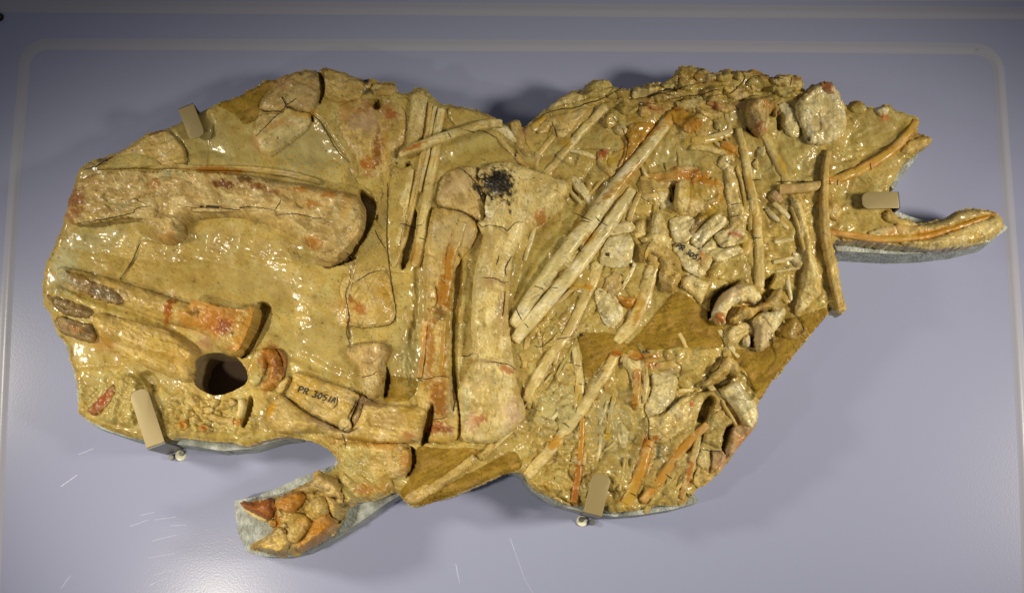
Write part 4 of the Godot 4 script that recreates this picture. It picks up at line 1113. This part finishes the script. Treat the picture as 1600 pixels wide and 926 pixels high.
	plate("plate_bone", "1002 274 1036 268 1066 258 1090 262 1098 278 1128 283 1129 303 1117 324 1092 331 1066 336 1032 325 1002 308", {"h": 6, "r": 8, "n": 1.8, "k": "tan", "m": "glossy", "label": "flat bone with bright orange staining"})
	plate("plate_bone", "1042 176 1056 166 1068 168 1078 180 1098 190 1092 200 1076 208 1064 198 1050 188", {"h": 16, "r": 10, "n": 2.0, "k": "orange", "lip": 0.3, "gx": 0.15})
	plate("plate_bone", "985 195 1005 190 1026 194 1018 205 1000 228 982 250 966 262 975 240 978 215", {"h": 8, "r": 8, "n": 1.2, "k": "orange", "m": "glossy"})
	rod("bone_splinter", "1078 219 5 9 1100 218 7 12 1125 212 7 11 1146 200 6 8", {"k": "cream", "m": "glossy"})
	rod("bone_splinter", "1078 230 4 7 1105 231 5 9 1130 238 5 9 1148 250 3 5", {"k": "cream"})
	rod("bone_splinter", "1125 224 5 9 1138 228 7 11 1150 236 5 6", {"k": "orange"})
	rod("bone_splinter", "885 232 3 5 910 238 4 6 932 246 3 4", {"k": "pale"})
	plate("bone_fragment", "935 236 944 232 958 234 952 244 948 256 962 268 954 276 942 262 934 250", {"h": 8, "r": 6, "n": 1.2, "k": "tan"})
	rod("bone_splinter", "892 275 6 8 905 290 8 12 918 306 7 11 924 316 5 6", {"k": "pale"})
	rod("bone_splinter", "888 296 3 5 902 310 3 6 916 324 3 5", {"k": "pale"})
	rod("bone_splinter", "1000 300 4 6 990 325 5 8 984 345 4 5", {"k": "tan"})
	plate("plate_bone", "830 190 850 180 880 178 910 170 924 166 905 188 885 212 868 214 862 196 845 200 835 205", {"h": 5, "r": 8, "n": 1.3, "k": "tan"})
	plate("rock_flake", "868 204 890 200 884 212 872 214", {"h": 8, "r": 4, "n": 0.8, "k": "cream"})
	# the broken band along the top edge
	for q in ["820 194 842 178 862 162 880 148 896 142 912 150 905 158 880 164 850 170 830 190", "900 150 912 135 922 128 940 124 952 128 958 140 944 150 925 152 908 158", "955 132 970 136 984 138 980 148 962 152 950 150", "988 140 1000 134 1020 131 1030 138 1025 146 1005 148 990 150", "1032 132 1045 124 1056 120 1060 130 1048 140 1036 140", "1054 116 1062 103 1080 102 1090 110 1082 120 1068 124", "1084 114 1100 106 1116 116 1120 124 1100 130 1088 124", "1062 124 1080 122 1092 130 1080 140 1064 138", "1118 116 1130 108 1142 108 1146 118 1136 126 1122 126", "1144 110 1160 110 1158 124 1148 122", "1162 110 1176 108 1178 116 1168 120 1160 116", "1172 124 1188 121 1200 126 1196 134 1178 136 1166 132", "1204 118 1230 117 1254 122 1254 132 1232 136 1214 130", "1130 140 1152 136 1168 140 1172 148 1156 156 1136 152", "1022 148 1050 142 1072 146 1064 154 1040 158 1024 156", "1056 160 1080 152 1100 150 1104 160 1090 168 1068 170", "1100 140 1124 136 1130 150 1118 158 1102 154", "1206 136 1228 134 1246 140 1240 152 1220 150", "1005 158 1024 160 1040 166 1026 170 1010 166", "1226 140 1240 136 1250 142 1244 150 1232 150", "1118 160 1140 160 1150 170 1132 176 1118 170", "968 160 990 158 1000 168 985 180 970 176", "998 162 1012 166 1018 178 1004 182", "950 178 962 174 964 190 950 200 944 190", "962 196 975 194 982 204 972 212 962 206", "1086 170 1110 168 1130 176 1120 184 1100 182"]:
		plate("rock_flake", q, {"h": 9 + fmod(hw_seed(q.left(9)), 7.0), "r": 6, "n": 2.0, "k": ["matrix", "tan", "cream", "glossy"][int(hw_seed(q)) % 4], "m": "glossy" if int(hw_seed(q)) % 3 == 0 else "bone", "gx": 0.12 * sin(hw_seed(q)), "gy": 0.12 * cos(hw_seed(q)), "e": 1.8})
	plate("rock_flake", "1214 168 1226 160 1240 172 1248 190 1252 210 1240 215 1228 205 1222 188", {"h": 9, "r": 10, "n": 2.0, "k": "pale", "m": "glossy"})
	plate("rock_flake", "1332 160 1345 157 1356 166 1352 176 1338 176 1330 170", {"h": 7, "r": 5, "n": 2.0, "k": "matrix"})
	# ring vertebra and flat bones in the middle right
	plate("vertebra", "1002 384 1016 377 1036 384 1056 394 1066 414 1064 436 1050 456 1038 448 1030 430 1034 412 1026 398 1014 396 1008 410 1000 402", {"h": 18, "r": 10, "n": 1.4, "k": "tan", "label": "ring shaped vertebra beside the smaller inked number"})
	plate("vertebra", "1012 396 1026 392 1038 400 1042 412 1034 420 1020 418 1012 408", {"h": 6, "r": 8, "n": 1.6, "k": "tan"})
	plate("vertebra", "1020 335 1030 331 1040 344 1045 368 1052 390 1032 388 1014 378 1002 376 1018 360", {"h": 15, "r": 9, "n": 1.2, "k": "cream"})
	plate("plate_bone", "1050 388 1060 379 1082 384 1104 396 1113 406 1104 424 1095 433 1070 420 1056 402", {"h": 14, "r": 8, "n": 0.7, "k": "pale", "lip": 0.4, "label": "small pale plate of bone with a number inked on it"})
	plate("plate_bone", "1080 372 1098 352 1120 334 1136 342 1128 356 1108 372 1096 386 1084 384", {"h": 12, "r": 8, "n": 1.0, "k": "pale", "m": "glossy"})
	plate("plate_bone", "1118 366 1138 356 1162 360 1168 376 1150 382 1130 386 1120 378", {"h": 13, "r": 7, "n": 1.0, "k": "pale", "lip": 0.5})
	plate("plate_bone", "1094 388 1114 374 1126 384 1152 382 1164 392 1150 400 1126 410 1110 402", {"h": 9, "r": 8, "n": 1.0, "k": "pale", "m": "glossy"})
	plate("plate_bone", "1108 432 1118 408 1140 400 1164 396 1168 440 1150 442 1130 436", {"h": 8, "r": 9, "n": 0.8, "k": "matrix", "m": "glossy"})
	rod("bone_splinter", "1158 365 6 8 1168 380 8 11 1164 398 6 8", {"k": "tan"})
	plate("plate_bone", "948 358 962 350 982 346 994 352 990 362 972 364 955 368", {"h": 8, "r": 6, "n": 1.0, "k": "pale"})
	plate("plate_bone", "944 382 956 368 976 366 990 376 988 402 978 415 952 416 938 408", {"h": 12, "r": 8, "n": 1.1, "k": "pale", "m": "glossy", "lip": 0.4})
	plate("plate_bone", "1048 342 1072 336 1092 344 1088 360 1072 378 1054 376 1048 360", {"h": 8, "r": 10, "n": 1.5, "k": "pale", "m": "glossy"})
	plate("bone_fragment", "1096 330 1106 336 1096 352 1080 368 1074 362 1084 346", {"h": 10, "r": 5, "n": 0.8, "k": "brown", "m": "glossy"})
	plate("bone_fragment", "964 462 978 463 993 466 986 480 975 477", {"h": 9, "r": 5, "n": 0.6, "k": "orange"})
	plate("plate_bone", "930 452 948 452 966 468 974 490 966 506 950 510 938 490", {"h": 7, "r": 10, "n": 2.0, "k": "pale", "m": "glossy"})
	plate("plate_bone", "880 490 896 470 910 478 902 512 880 520 850 518 840 505 862 498", {"h": 4, "r": 10, "n": 1.5, "k": "matrix", "m": "glossy"})
	plate("plate_bone", "1064 436 1080 428 1098 436 1110 440 1102 462 1096 474 1086 462 1068 450", {"h": 10, "r": 7, "n": 1.2, "k": "cream"})
	rod("bone_splinter", "842 518 2 5 845 535 2.5 6 846 552 2 4", {"k": "cream"})
	rod("bone_splinter", "826 525 4 5 822 550 5 6 818 575 4 4", {"k": "tan"})
	# the round vertebra above the brown patch
	plate("vertebra", "1117 496 1117 478 1126 460 1142 446 1162 442 1180 450 1192 464 1178 472 1162 470 1146 476 1136 490 1134 505 1126 506", {"h": 30, "r": 14, "n": 1.3, "k": "pale", "lip": 0.5, "label": "pale half round vertebra with a rust spot, standing proud"})
	plate("vertebra", "1140 500 1152 490 1160 478 1176 480 1196 470 1212 452 1222 448 1226 462 1216 474 1204 484 1186 486 1176 496 1160 498 1148 506", {"h": 30, "r": 8, "n": 1.3, "k": "tan", "lip": 0.4})
	plate("vertebra", "1176 500 1190 486 1206 484 1222 474 1230 484 1222 504 1208 522 1198 542 1186 547 1181 530 1184 512", {"h": 24, "r": 12, "n": 2.0, "k": "pale", "lip": 0.3})
	plate("bone_fragment", "1142 512 1158 504 1172 506 1178 520 1166 526 1150 538 1138 542 1130 530", {"h": 12, "r": 8, "n": 1.6, "k": "cream"})
	plate("bone_fragment", "1162 526 1172 522 1174 538 1168 544 1162 536", {"h": 14, "r": 5, "n": 1.0, "k": "pale"})
	plate("bone_fragment", "1206 472 1218 468 1224 478 1216 488 1206 484", {"h": 9, "r": 6, "n": 0.8, "k": "pink", "lift": 18})
	knob("bone_knob", 1167, 437, 5, 10, "pale")
	knob("bone_knob", 1166, 420, 4, 7, "cream")
	plate("bone_fragment", "1218 510 1240 496 1258 506 1264 520 1246 532 1228 528 1214 522", {"h": 7, "r": 6, "n": 2.4, "k": "filler"})
	# lower right: crushed bones
	plate("plate_bone", "1040 548 1060 542 1085 544 1108 542 1122 548 1108 566 1096 584 1070 596 1062 590 1066 572 1046 566", {"h": 8, "r": 9, "n": 2.8, "k": "matrix", "m": "glossy"})
	rod("bone_splinter", "1024 572 6 8 1045 570 8 12 1066 566 5 6", {"k": "tan"})
	plate("plate_bone", "968 562 978 556 990 562 1000 560 1020 556 1026 562 1014 570 1012 590 1016 610 1008 630 996 640 988 632 988 605 982 580", {"h": 10, "r": 8, "n": 1.8, "k": "cream"})
	rod("bone_splinter", "996 575 6 8 996 600 6.5 9 993 632 5.5 8", {"k": "orange", "lift": 7})
	rod("bone_splinter", "1008 572 4 6 1010 600 4.5 8 1006 630 3 5", {"k": "cream", "lift": 6})
	plate("plate_bone", "1020 585 1045 580 1060 592 1056 612 1052 628 1038 640 1028 648 1012 646 1010 628 1020 610", {"h": 9, "r": 10, "n": 1.0, "k": "pale", "m": "glossy"})
	plate("plate_bone", "1010 652 1032 650 1050 636 1066 620 1090 614 1100 622 1096 642 1086 660 1060 676 1040 690 1024 690 1012 680", {"h": 13, "r": 14, "n": 1.2, "k": "cream", "lip": 0.4, "m": "glossy"})
	rod("bone_splinter", "1056 612 4 8 1080 610 4 9 1105 606 5 11 1126 598 6 12 1142 588 6 10", {"k": "cream"})
	plate("plate_bone", "1112 584 1126 564 1136 556 1150 562 1158 578 1152 590 1140 584 1128 592 1114 600 1098 606", {"h": 18, "r": 10, "n": 1.4, "k": "tan", "lip": 0.4})
	plate("plate_bone", "1136 604 1150 594 1160 600 1176 622 1188 640 1186 656 1176 668 1164 662 1150 640 1136 622 1128 612", {"h": 18, "r": 12, "n": 1.6, "k": "pale", "lip": 0.3, "m": "glossy"})
	plate("plate_bone", "1140 668 1160 664 1176 670 1162 690 1150 704 1140 714 1134 706 1142 690", {"h": 10, "r": 8, "n": 1.6, "k": "red", "label": "pinkish red bone on the lower right rim"})
	plate("plate_bone", "1118 646 1136 640 1146 658 1134 676 1126 700 1112 694 1100 690 1104 668", {"h": 8, "r": 9, "n": 2.4, "k": "matrix", "m": "glossy"})
	rod("bone_splinter", "1128 624 2.5 8 1140 646 3 9 1152 664 2.5 6", {"k": "tan", "lift": 5})
	plate("plate_bone", "1096 702 1110 702 1112 722 1108 736 1094 730 1088 722", {"h": 8, "r": 5, "n": 1.0, "k": "cream", "sm": false})
	plate("plate_bone", "1114 704 1130 706 1134 716 1122 730 1112 738 1112 722", {"h": 7, "r": 5, "n": 1.4, "k": "red"})
	plate("bone_fragment", "1088 738 1104 742 1118 744 1108 754 1092 762 1084 752", {"h": 7, "r": 6, "n": 2.2, "k": "tan"})
	scraps()
	# the fan of ribs at the lower edge
	rod("rib_bone", "1016 686 8 9 1008 712 8.5 12 1000 738 8.5 12 990 764 9 11 978 788 10 7", {"k": "orange", "groove": 0.1, "cap": 3, "label": "orange rib fanning down to the lower edge right of the clip"})
	rod("rib_bone", "1108 662 6 10 1088 680 7 12 1066 702 7.5 12 1044 732 7.5 12 1024 760 7.5 11 1004 784 7 7", {"k": "orange", "groove": 0.08})
	rod("rib_bone", "1094 680 5 7 1088 702 6 8 1080 730 6 8 1072 756 5 7 1066 780 5 5", {"k": "tan", "groove": 0.1})
	rod("bone_splinter", "1088 700 3 5 1094 720 3 6 1088 745 3 5", {"k": "tan"})
	plate("plate_bone", "1032 752 1050 728 1064 720 1070 740 1062 770 1056 784 1030 784 1016 784", {"h": 3, "r": 6, "n": 1.0, "k": "matrix"})
	plate("bone_fragment", "966 668 972 660 980 672 982 686 976 700 968 690", {"h": 4, "r": 6, "n": 0.6, "k": "pale"})
	rod("bone_splinter", "862 655 3 4 872 645 3.5 5 880 636 3 3", {"k": "pale"})

func scraps():
	# the crushed litter of bone between the larger bones
	var r := RandomNumberGenerator.new()
	r.seed = 4
	var shape := Geometry2D.offset_polygon(pts(OUTLINE), -16.0)[0]
	var made := 0
	while made < 95:
		var x := r.randf_range(815, 1300)
		var y := r.randf_range(122, 785)
		var size := r.randf_range(11, 32)
		var turn := r.randf_range(-28, 28) + (-55.0 if x < 1000 else 75.0)
		if y > 600.0:
			turn = r.randf_range(-30, 30) - 62.0
		if y < 190.0:
			turn = r.randf_range(-25, 25) - 6.0
		var thin := r.randf() < 0.6
		if thin and r.randf() < 0.4:
			size *= 1.8
		var tone: String = ["cream", "pale", "tan", "matrix", "matrix", "glossy", "tan"][r.randi() % 7]
		var tall := r.randf_range(4, 8)
		var ok := Geometry2D.is_point_in_polygon(Vector2(x, y), shape) and Rect2(1015, 345, 140, 115).has_point(Vector2(x, y)) == false
		for q in FILLERS:
			ok = ok and not Geometry2D.is_point_in_polygon(Vector2(x, y), pts(q))
		if not ok or (y < 400.0 and x > 1190.0 and made % 3 > 0):
			continue
		made += 1
		var d := Vector2.RIGHT.rotated(deg_to_rad(turn)) * size
		var e := Vector2(-d.y, d.x).normalized()
		if thin:
			var bend := e * r.randf_range(-3, 3)
			var w := r.randf_range(2.2, 5.0)
			rod("bone_splinter", "%.1f %.1f %.1f %.1f %.1f %.1f %.1f %.1f %.1f %.1f %.1f %.1f" % [x - d.x, y - d.y, w * 0.8, tall * 0.7, x + bend.x, y + bend.y, w, tall, x + d.x, y + d.y, w * 0.8, tall * 0.5], {"k": tone, "cap": 3, "groove": 0.1 if made % 2 == 0 else 0.0})
		else:
			var out := ""
			for k in 6:
				var a := TAU * k / 6.0 + r.randf_range(-0.3, 0.3)
				var q := Vector2(x, y) + d * cos(a) * r.randf_range(0.55, 0.9) + e * sin(a) * size * r.randf_range(0.35, 0.7)
				out += "%.1f %.1f " % [q.x, q.y]
			plate("bone_fragment", out, {"h": tall, "r": 4.0, "n": 1.6, "k": tone, "m": "glossy" if made % 3 == 0 else "bone", "sm": false, "gx": r.randf_range(-0.15, 0.15), "gy": r.randf_range(-0.15, 0.15), "lip": 0.3, "e": 1.6})

# ---------------------------------------------------------------- fine cracks as painted shade strips, ink
func ribbon(called: String, line: PackedVector2Array, half: float, m: Material, rise: float, parent: Node3D, v: PackedVector3Array, idx: PackedInt32Array, taper := true):
	var n := line.size()
	var at0 := v.size()
	for i in n:
		var dir := (line[mini(i + 1, n - 1)] - line[maxi(i - 1, 0)]).normalized()
		var side := Vector2(-dir.y, dir.x) * half
		if taper:
			side *= 0.35 + 0.65 * sin(PI * (i + 0.5) / n) * (0.8 + 0.5 * fine.get_noise_2d(line[i].x * 2.0, line[i].y * 2.0))
		for sgn in [-1.0, 1.0]:
			var q: Vector2 = line[i] + side * sgn
			v.append(place(q.x, q.y, sample(top, q.x, q.y) + rise, tref[clampi(int(q.y * 0.5 + 0.5), 0, PH - 1) * PW + clampi(int(q.x * 0.5 + 0.5), 0, PW - 1)]) - slab.position)
	for i in n - 1:
		var q := at0 + i * 2
		idx.append_array(PackedInt32Array([q, q + 2, q + 1, q + 1, q + 2, q + 3]))

func cracks():
	var m := plain(Color(0.2, 0.155, 0.085), 0.9)  # dark strips draped on the surface paint the shade inside the cracks
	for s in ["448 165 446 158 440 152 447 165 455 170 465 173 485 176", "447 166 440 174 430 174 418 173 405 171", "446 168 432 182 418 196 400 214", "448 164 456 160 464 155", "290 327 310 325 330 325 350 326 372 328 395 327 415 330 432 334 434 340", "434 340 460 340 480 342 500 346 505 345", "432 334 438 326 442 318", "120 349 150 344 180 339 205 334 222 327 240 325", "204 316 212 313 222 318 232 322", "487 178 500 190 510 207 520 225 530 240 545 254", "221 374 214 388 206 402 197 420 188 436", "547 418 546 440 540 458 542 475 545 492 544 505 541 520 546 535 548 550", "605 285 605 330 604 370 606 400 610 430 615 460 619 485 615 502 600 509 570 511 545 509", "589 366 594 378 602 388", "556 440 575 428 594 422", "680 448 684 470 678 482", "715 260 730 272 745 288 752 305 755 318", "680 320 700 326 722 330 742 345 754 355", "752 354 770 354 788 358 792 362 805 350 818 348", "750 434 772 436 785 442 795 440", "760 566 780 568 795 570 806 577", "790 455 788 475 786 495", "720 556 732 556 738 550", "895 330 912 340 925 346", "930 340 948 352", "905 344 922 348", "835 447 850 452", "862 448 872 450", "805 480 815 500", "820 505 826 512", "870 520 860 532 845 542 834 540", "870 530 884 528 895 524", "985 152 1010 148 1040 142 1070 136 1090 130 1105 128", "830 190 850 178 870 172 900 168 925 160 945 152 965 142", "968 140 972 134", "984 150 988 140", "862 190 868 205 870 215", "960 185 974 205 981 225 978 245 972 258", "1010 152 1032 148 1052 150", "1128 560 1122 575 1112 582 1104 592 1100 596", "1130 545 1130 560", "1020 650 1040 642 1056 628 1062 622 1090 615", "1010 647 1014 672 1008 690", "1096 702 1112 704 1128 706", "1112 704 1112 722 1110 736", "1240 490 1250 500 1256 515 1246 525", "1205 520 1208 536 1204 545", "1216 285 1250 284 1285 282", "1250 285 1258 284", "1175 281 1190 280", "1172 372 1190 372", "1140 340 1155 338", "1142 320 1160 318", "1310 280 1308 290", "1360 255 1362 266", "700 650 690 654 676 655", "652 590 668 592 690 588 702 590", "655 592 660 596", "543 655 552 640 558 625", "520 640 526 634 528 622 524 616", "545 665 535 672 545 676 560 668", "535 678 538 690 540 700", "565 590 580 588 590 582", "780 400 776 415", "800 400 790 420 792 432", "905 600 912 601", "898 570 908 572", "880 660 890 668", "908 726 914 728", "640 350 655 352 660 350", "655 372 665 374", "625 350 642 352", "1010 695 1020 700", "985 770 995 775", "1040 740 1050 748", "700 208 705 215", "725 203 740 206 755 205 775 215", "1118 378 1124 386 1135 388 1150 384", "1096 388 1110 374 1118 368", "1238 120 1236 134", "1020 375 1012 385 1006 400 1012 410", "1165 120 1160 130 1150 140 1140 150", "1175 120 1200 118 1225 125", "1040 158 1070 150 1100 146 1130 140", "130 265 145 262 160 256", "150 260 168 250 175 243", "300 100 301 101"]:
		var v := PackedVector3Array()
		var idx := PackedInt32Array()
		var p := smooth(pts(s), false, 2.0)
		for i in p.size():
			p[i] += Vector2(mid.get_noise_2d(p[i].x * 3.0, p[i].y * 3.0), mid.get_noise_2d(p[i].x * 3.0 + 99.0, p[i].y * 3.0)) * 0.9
		ribbon("crack_shade", p, 0.75, m, 0.35, slab, v, idx)
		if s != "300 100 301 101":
			commit("crack_shade", v, PackedColorArray(), idx, m, slab)

func writing():
	var g := {
		"P": ["0 1 .08 0 .5 0 .66 .2 .5 .46 .06 .52"], "R": ["0 1 .08 0 .5 0 .66 .2 .5 .46 .06 .5", ".3 .5 .72 1"],
		"3": [".06 .12 .38 0 .62 .2 .3 .45 .62 .62 .56 .92 .25 1 0 .9"], "0": [".34 0 .08 .2 .02 .6 .2 .98 .46 .9 .62 .5 .56 .1 .34 0"],
		"5": [".66 0 .16 .02 .1 .42 .44 .4 .64 .64 .46 .95 .06 .98"], "1": [".36 0 .26 1"], "A": ["0 1 .34 .05 .7 1", ".14 .62 .56 .62"],
	}
	var ink := plain(Color(0.10, 0.085, 0.06), 0.6)
	for w in [["PR 3051A", 470.0, 604.5, 17.5, 8.6, 9.3], ["PR 3051", 1060.5, 381.0, 33.0, 7.0, 7.6]]:
		var v := PackedVector3Array()
		var idx := PackedInt32Array()
		var dir := Vector2.RIGHT.rotated(deg_to_rad(w[3]))
		var down := Vector2(-dir.y, dir.x) + dir * -0.12
		var x := 0.0
		for ch in w[0]:
			if ch == " ":
				x += 0.75
				continue
			for st in g[ch]:
				var line := PackedVector2Array()
				for q in smooth(pts(st), false, 0.12):
					line.append(Vector2(w[1], w[2]) + dir * (x + q.x) * w[4] + down * q.y * w[5])
				ribbon("inked_number", line, 0.85, ink, 0.7, slab, v, idx, false)
			x += 0.7 if ch == "1" else 0.95
		commit("inked_number", v, PackedColorArray(), idx, ink, slab)

# ---------------------------------------------------------------- clips
func clips():
	var steel := plain(Color(0.59, 0.525, 0.365), 0.38, 0.15)
	steel.metallic_specular = 0.5
	var edge := plain(Color(0.22, 0.20, 0.17), 0.5, 0.3)
	var grey := plain(Color(0.42, 0.42, 0.40), 0.45, 0.4)
	var white := plain(Color(0.86, 0.85, 0.76), 0.55)
	clip(Vector2(309, 215), Vector2(290, 167), 13.5, 119, "tan metal clip over the slab's upper left edge", steel, edge, grey, white, false, 0.0)
	clip(Vector2(215, 609), Vector2(243, 695), 15.0, 120, "longest tan metal clip, at the slab's lower left edge", steel, edge, grey, white, true, 0.35)
	clip(Vector2(941, 740), Vector2(926, 803), 15.0, 117, "upright tan metal clip at the slab's bottom edge", steel, edge, grey, white, true, -0.5)
	clip(Vector2(1347, 314), Vector2(1404, 312), 14.0, 116, "short level tan metal clip in the notch on the right", steel, edge, grey, white, false, 0.0)

func clip(tip: Vector2, bend: Vector2, half: float, z: float, label: String, steel: Material, edge: Material, grey: Material, white: Material, foot: bool, disc: float):
	var t := Node3D.new()
	t.name = "metal_clip" if not used.has("clip") else "metal_clip_%03d" % used.clip
	used.clip = used.get("clip", 0) + 1
	t.position = at(bend.x, bend.y, 0)
	t.set_meta("label", label)
	t.set_meta("category", "clip")
	t.set_meta("group", "metal clips holding the slab")
	add_child(t)
	var a := at(tip.x, tip.y, z) - t.position
	var b := at(bend.x, bend.y, z) - t.position
	var along := (a - b).normalized()
	var across := along.cross(Vector3(0, 0, 1))
	var hw := half * 0.00098
	var len_ab := a.distance_to(b)
	# strap outline in its own plane: square at the bend, rounded at the tip
	var o := PackedVector2Array([Vector2(0, -hw), Vector2(0, hw)])
	var r := hw * 0.78
	for k in 9:
		var an := PI / 2 - PI / 2 * k / 8.0
		o.append(Vector2(len_ab - r + r * cos(an), hw - r + r * sin(an)))
	for k in 9:
		var an := -PI / 2 * k / 8.0
		o.append(Vector2(len_ab - r + r * cos(an), -hw + r + r * sin(an)))
	var thick := 0.0024
	var v := PackedVector3Array()
	var idx := PackedInt32Array()
	var n := o.size()
	var c := 0.0014
	var mid_o := Vector2(len_ab * 0.5, 0)
	for ring in [[thick, c], [thick - c, 0.0]]:
		for q in o:
			var w: Vector2 = q - (q - mid_o).normalized() * ring[1]
			v.append(b + along * w.x + across * w.y + Vector3(0, 0, ring[0]))
	v.append(b + along * mid_o.x + Vector3(0, 0, thick))
	for i in n:
		var j := (i + 1) % n
		idx.append_array(PackedInt32Array([2 * n, i, j]))
		idx.append_array(PackedInt32Array([i, n + i, j, j, n + i, n + j]))
	orient(v, idx, b + along * mid_o.x - Vector3(0, 0, 0.2))
	commit("strap", v, PackedColorArray(), idx, steel, t)
	var sv := PackedVector3Array()
	var si := PackedInt32Array()
	for zz in [thick - c, 0.0]:
		for q in o:
			sv.append(b + along * q.x + across * q.y + Vector3(0, 0, zz))
	for i in n:
		var j := (i + 1) % n
		si.append_array(PackedInt32Array([i, n + i, j, j, n + i, n + j]))
	orient(sv, si, b + along * mid_o.x)
	commit("strap_edge", sv, PackedColorArray(), si, edge, t)
	# leg down to the panel
	var leg := BoxMesh.new()
	leg.size = Vector3(hw * 2.0 - 0.0006, 0.003, b.z - 0.001)
	leg.material = grey
	var lg := put("leg", leg, t)
	lg.basis = Basis(across, along, across.cross(along).normalized())
	if lg.basis.determinant() < 0.0:
		lg.basis = Basis(-across, along, (-across).cross(along).normalized())
	lg.position = Vector3(b.x, b.y, b.z * 0.5) - along * 0.0012
	if foot:
		for k in [-1.0, 1.0]:
			var sc := CylinderMesh.new()
			sc.top_radius = 0.0042
			sc.bottom_radius = 0.0048
			sc.height = 0.009
			sc.material = grey
			var s := put("screw", sc, t)
			s.basis = Basis(Vector3.RIGHT, PI / 2)
			s.position = Vector3(b.x, b.y, 0.006) - along * 0.009 + across * hw * 0.62 * k
		var d := CylinderMesh.new()
		d.top_radius = 0.0082
		d.bottom_radius = 0.0092
		d.height = 0.004
		d.material = white
		var w := put("washer", d, t)
		w.basis = Basis(Vector3.RIGHT, PI / 2)
		w.position = Vector3(b.x, b.y, 0.0022) - along * 0.011 + across * hw * disc

func orient(v: PackedVector3Array, idx: PackedInt32Array, inside: Vector3):
	for i in range(0, idx.size(), 3):
		var f := (v[idx[i + 2]] - v[idx[i]]).cross(v[idx[i + 1]] - v[idx[i]])
		if f.dot((v[idx[i]] + v[idx[i + 1]] + v[idx[i + 2]]) / 3.0 - inside) < 0.0:
			var k := idx[i + 1]
			idx[i + 1] = idx[i + 2]
			idx[i + 2] = k
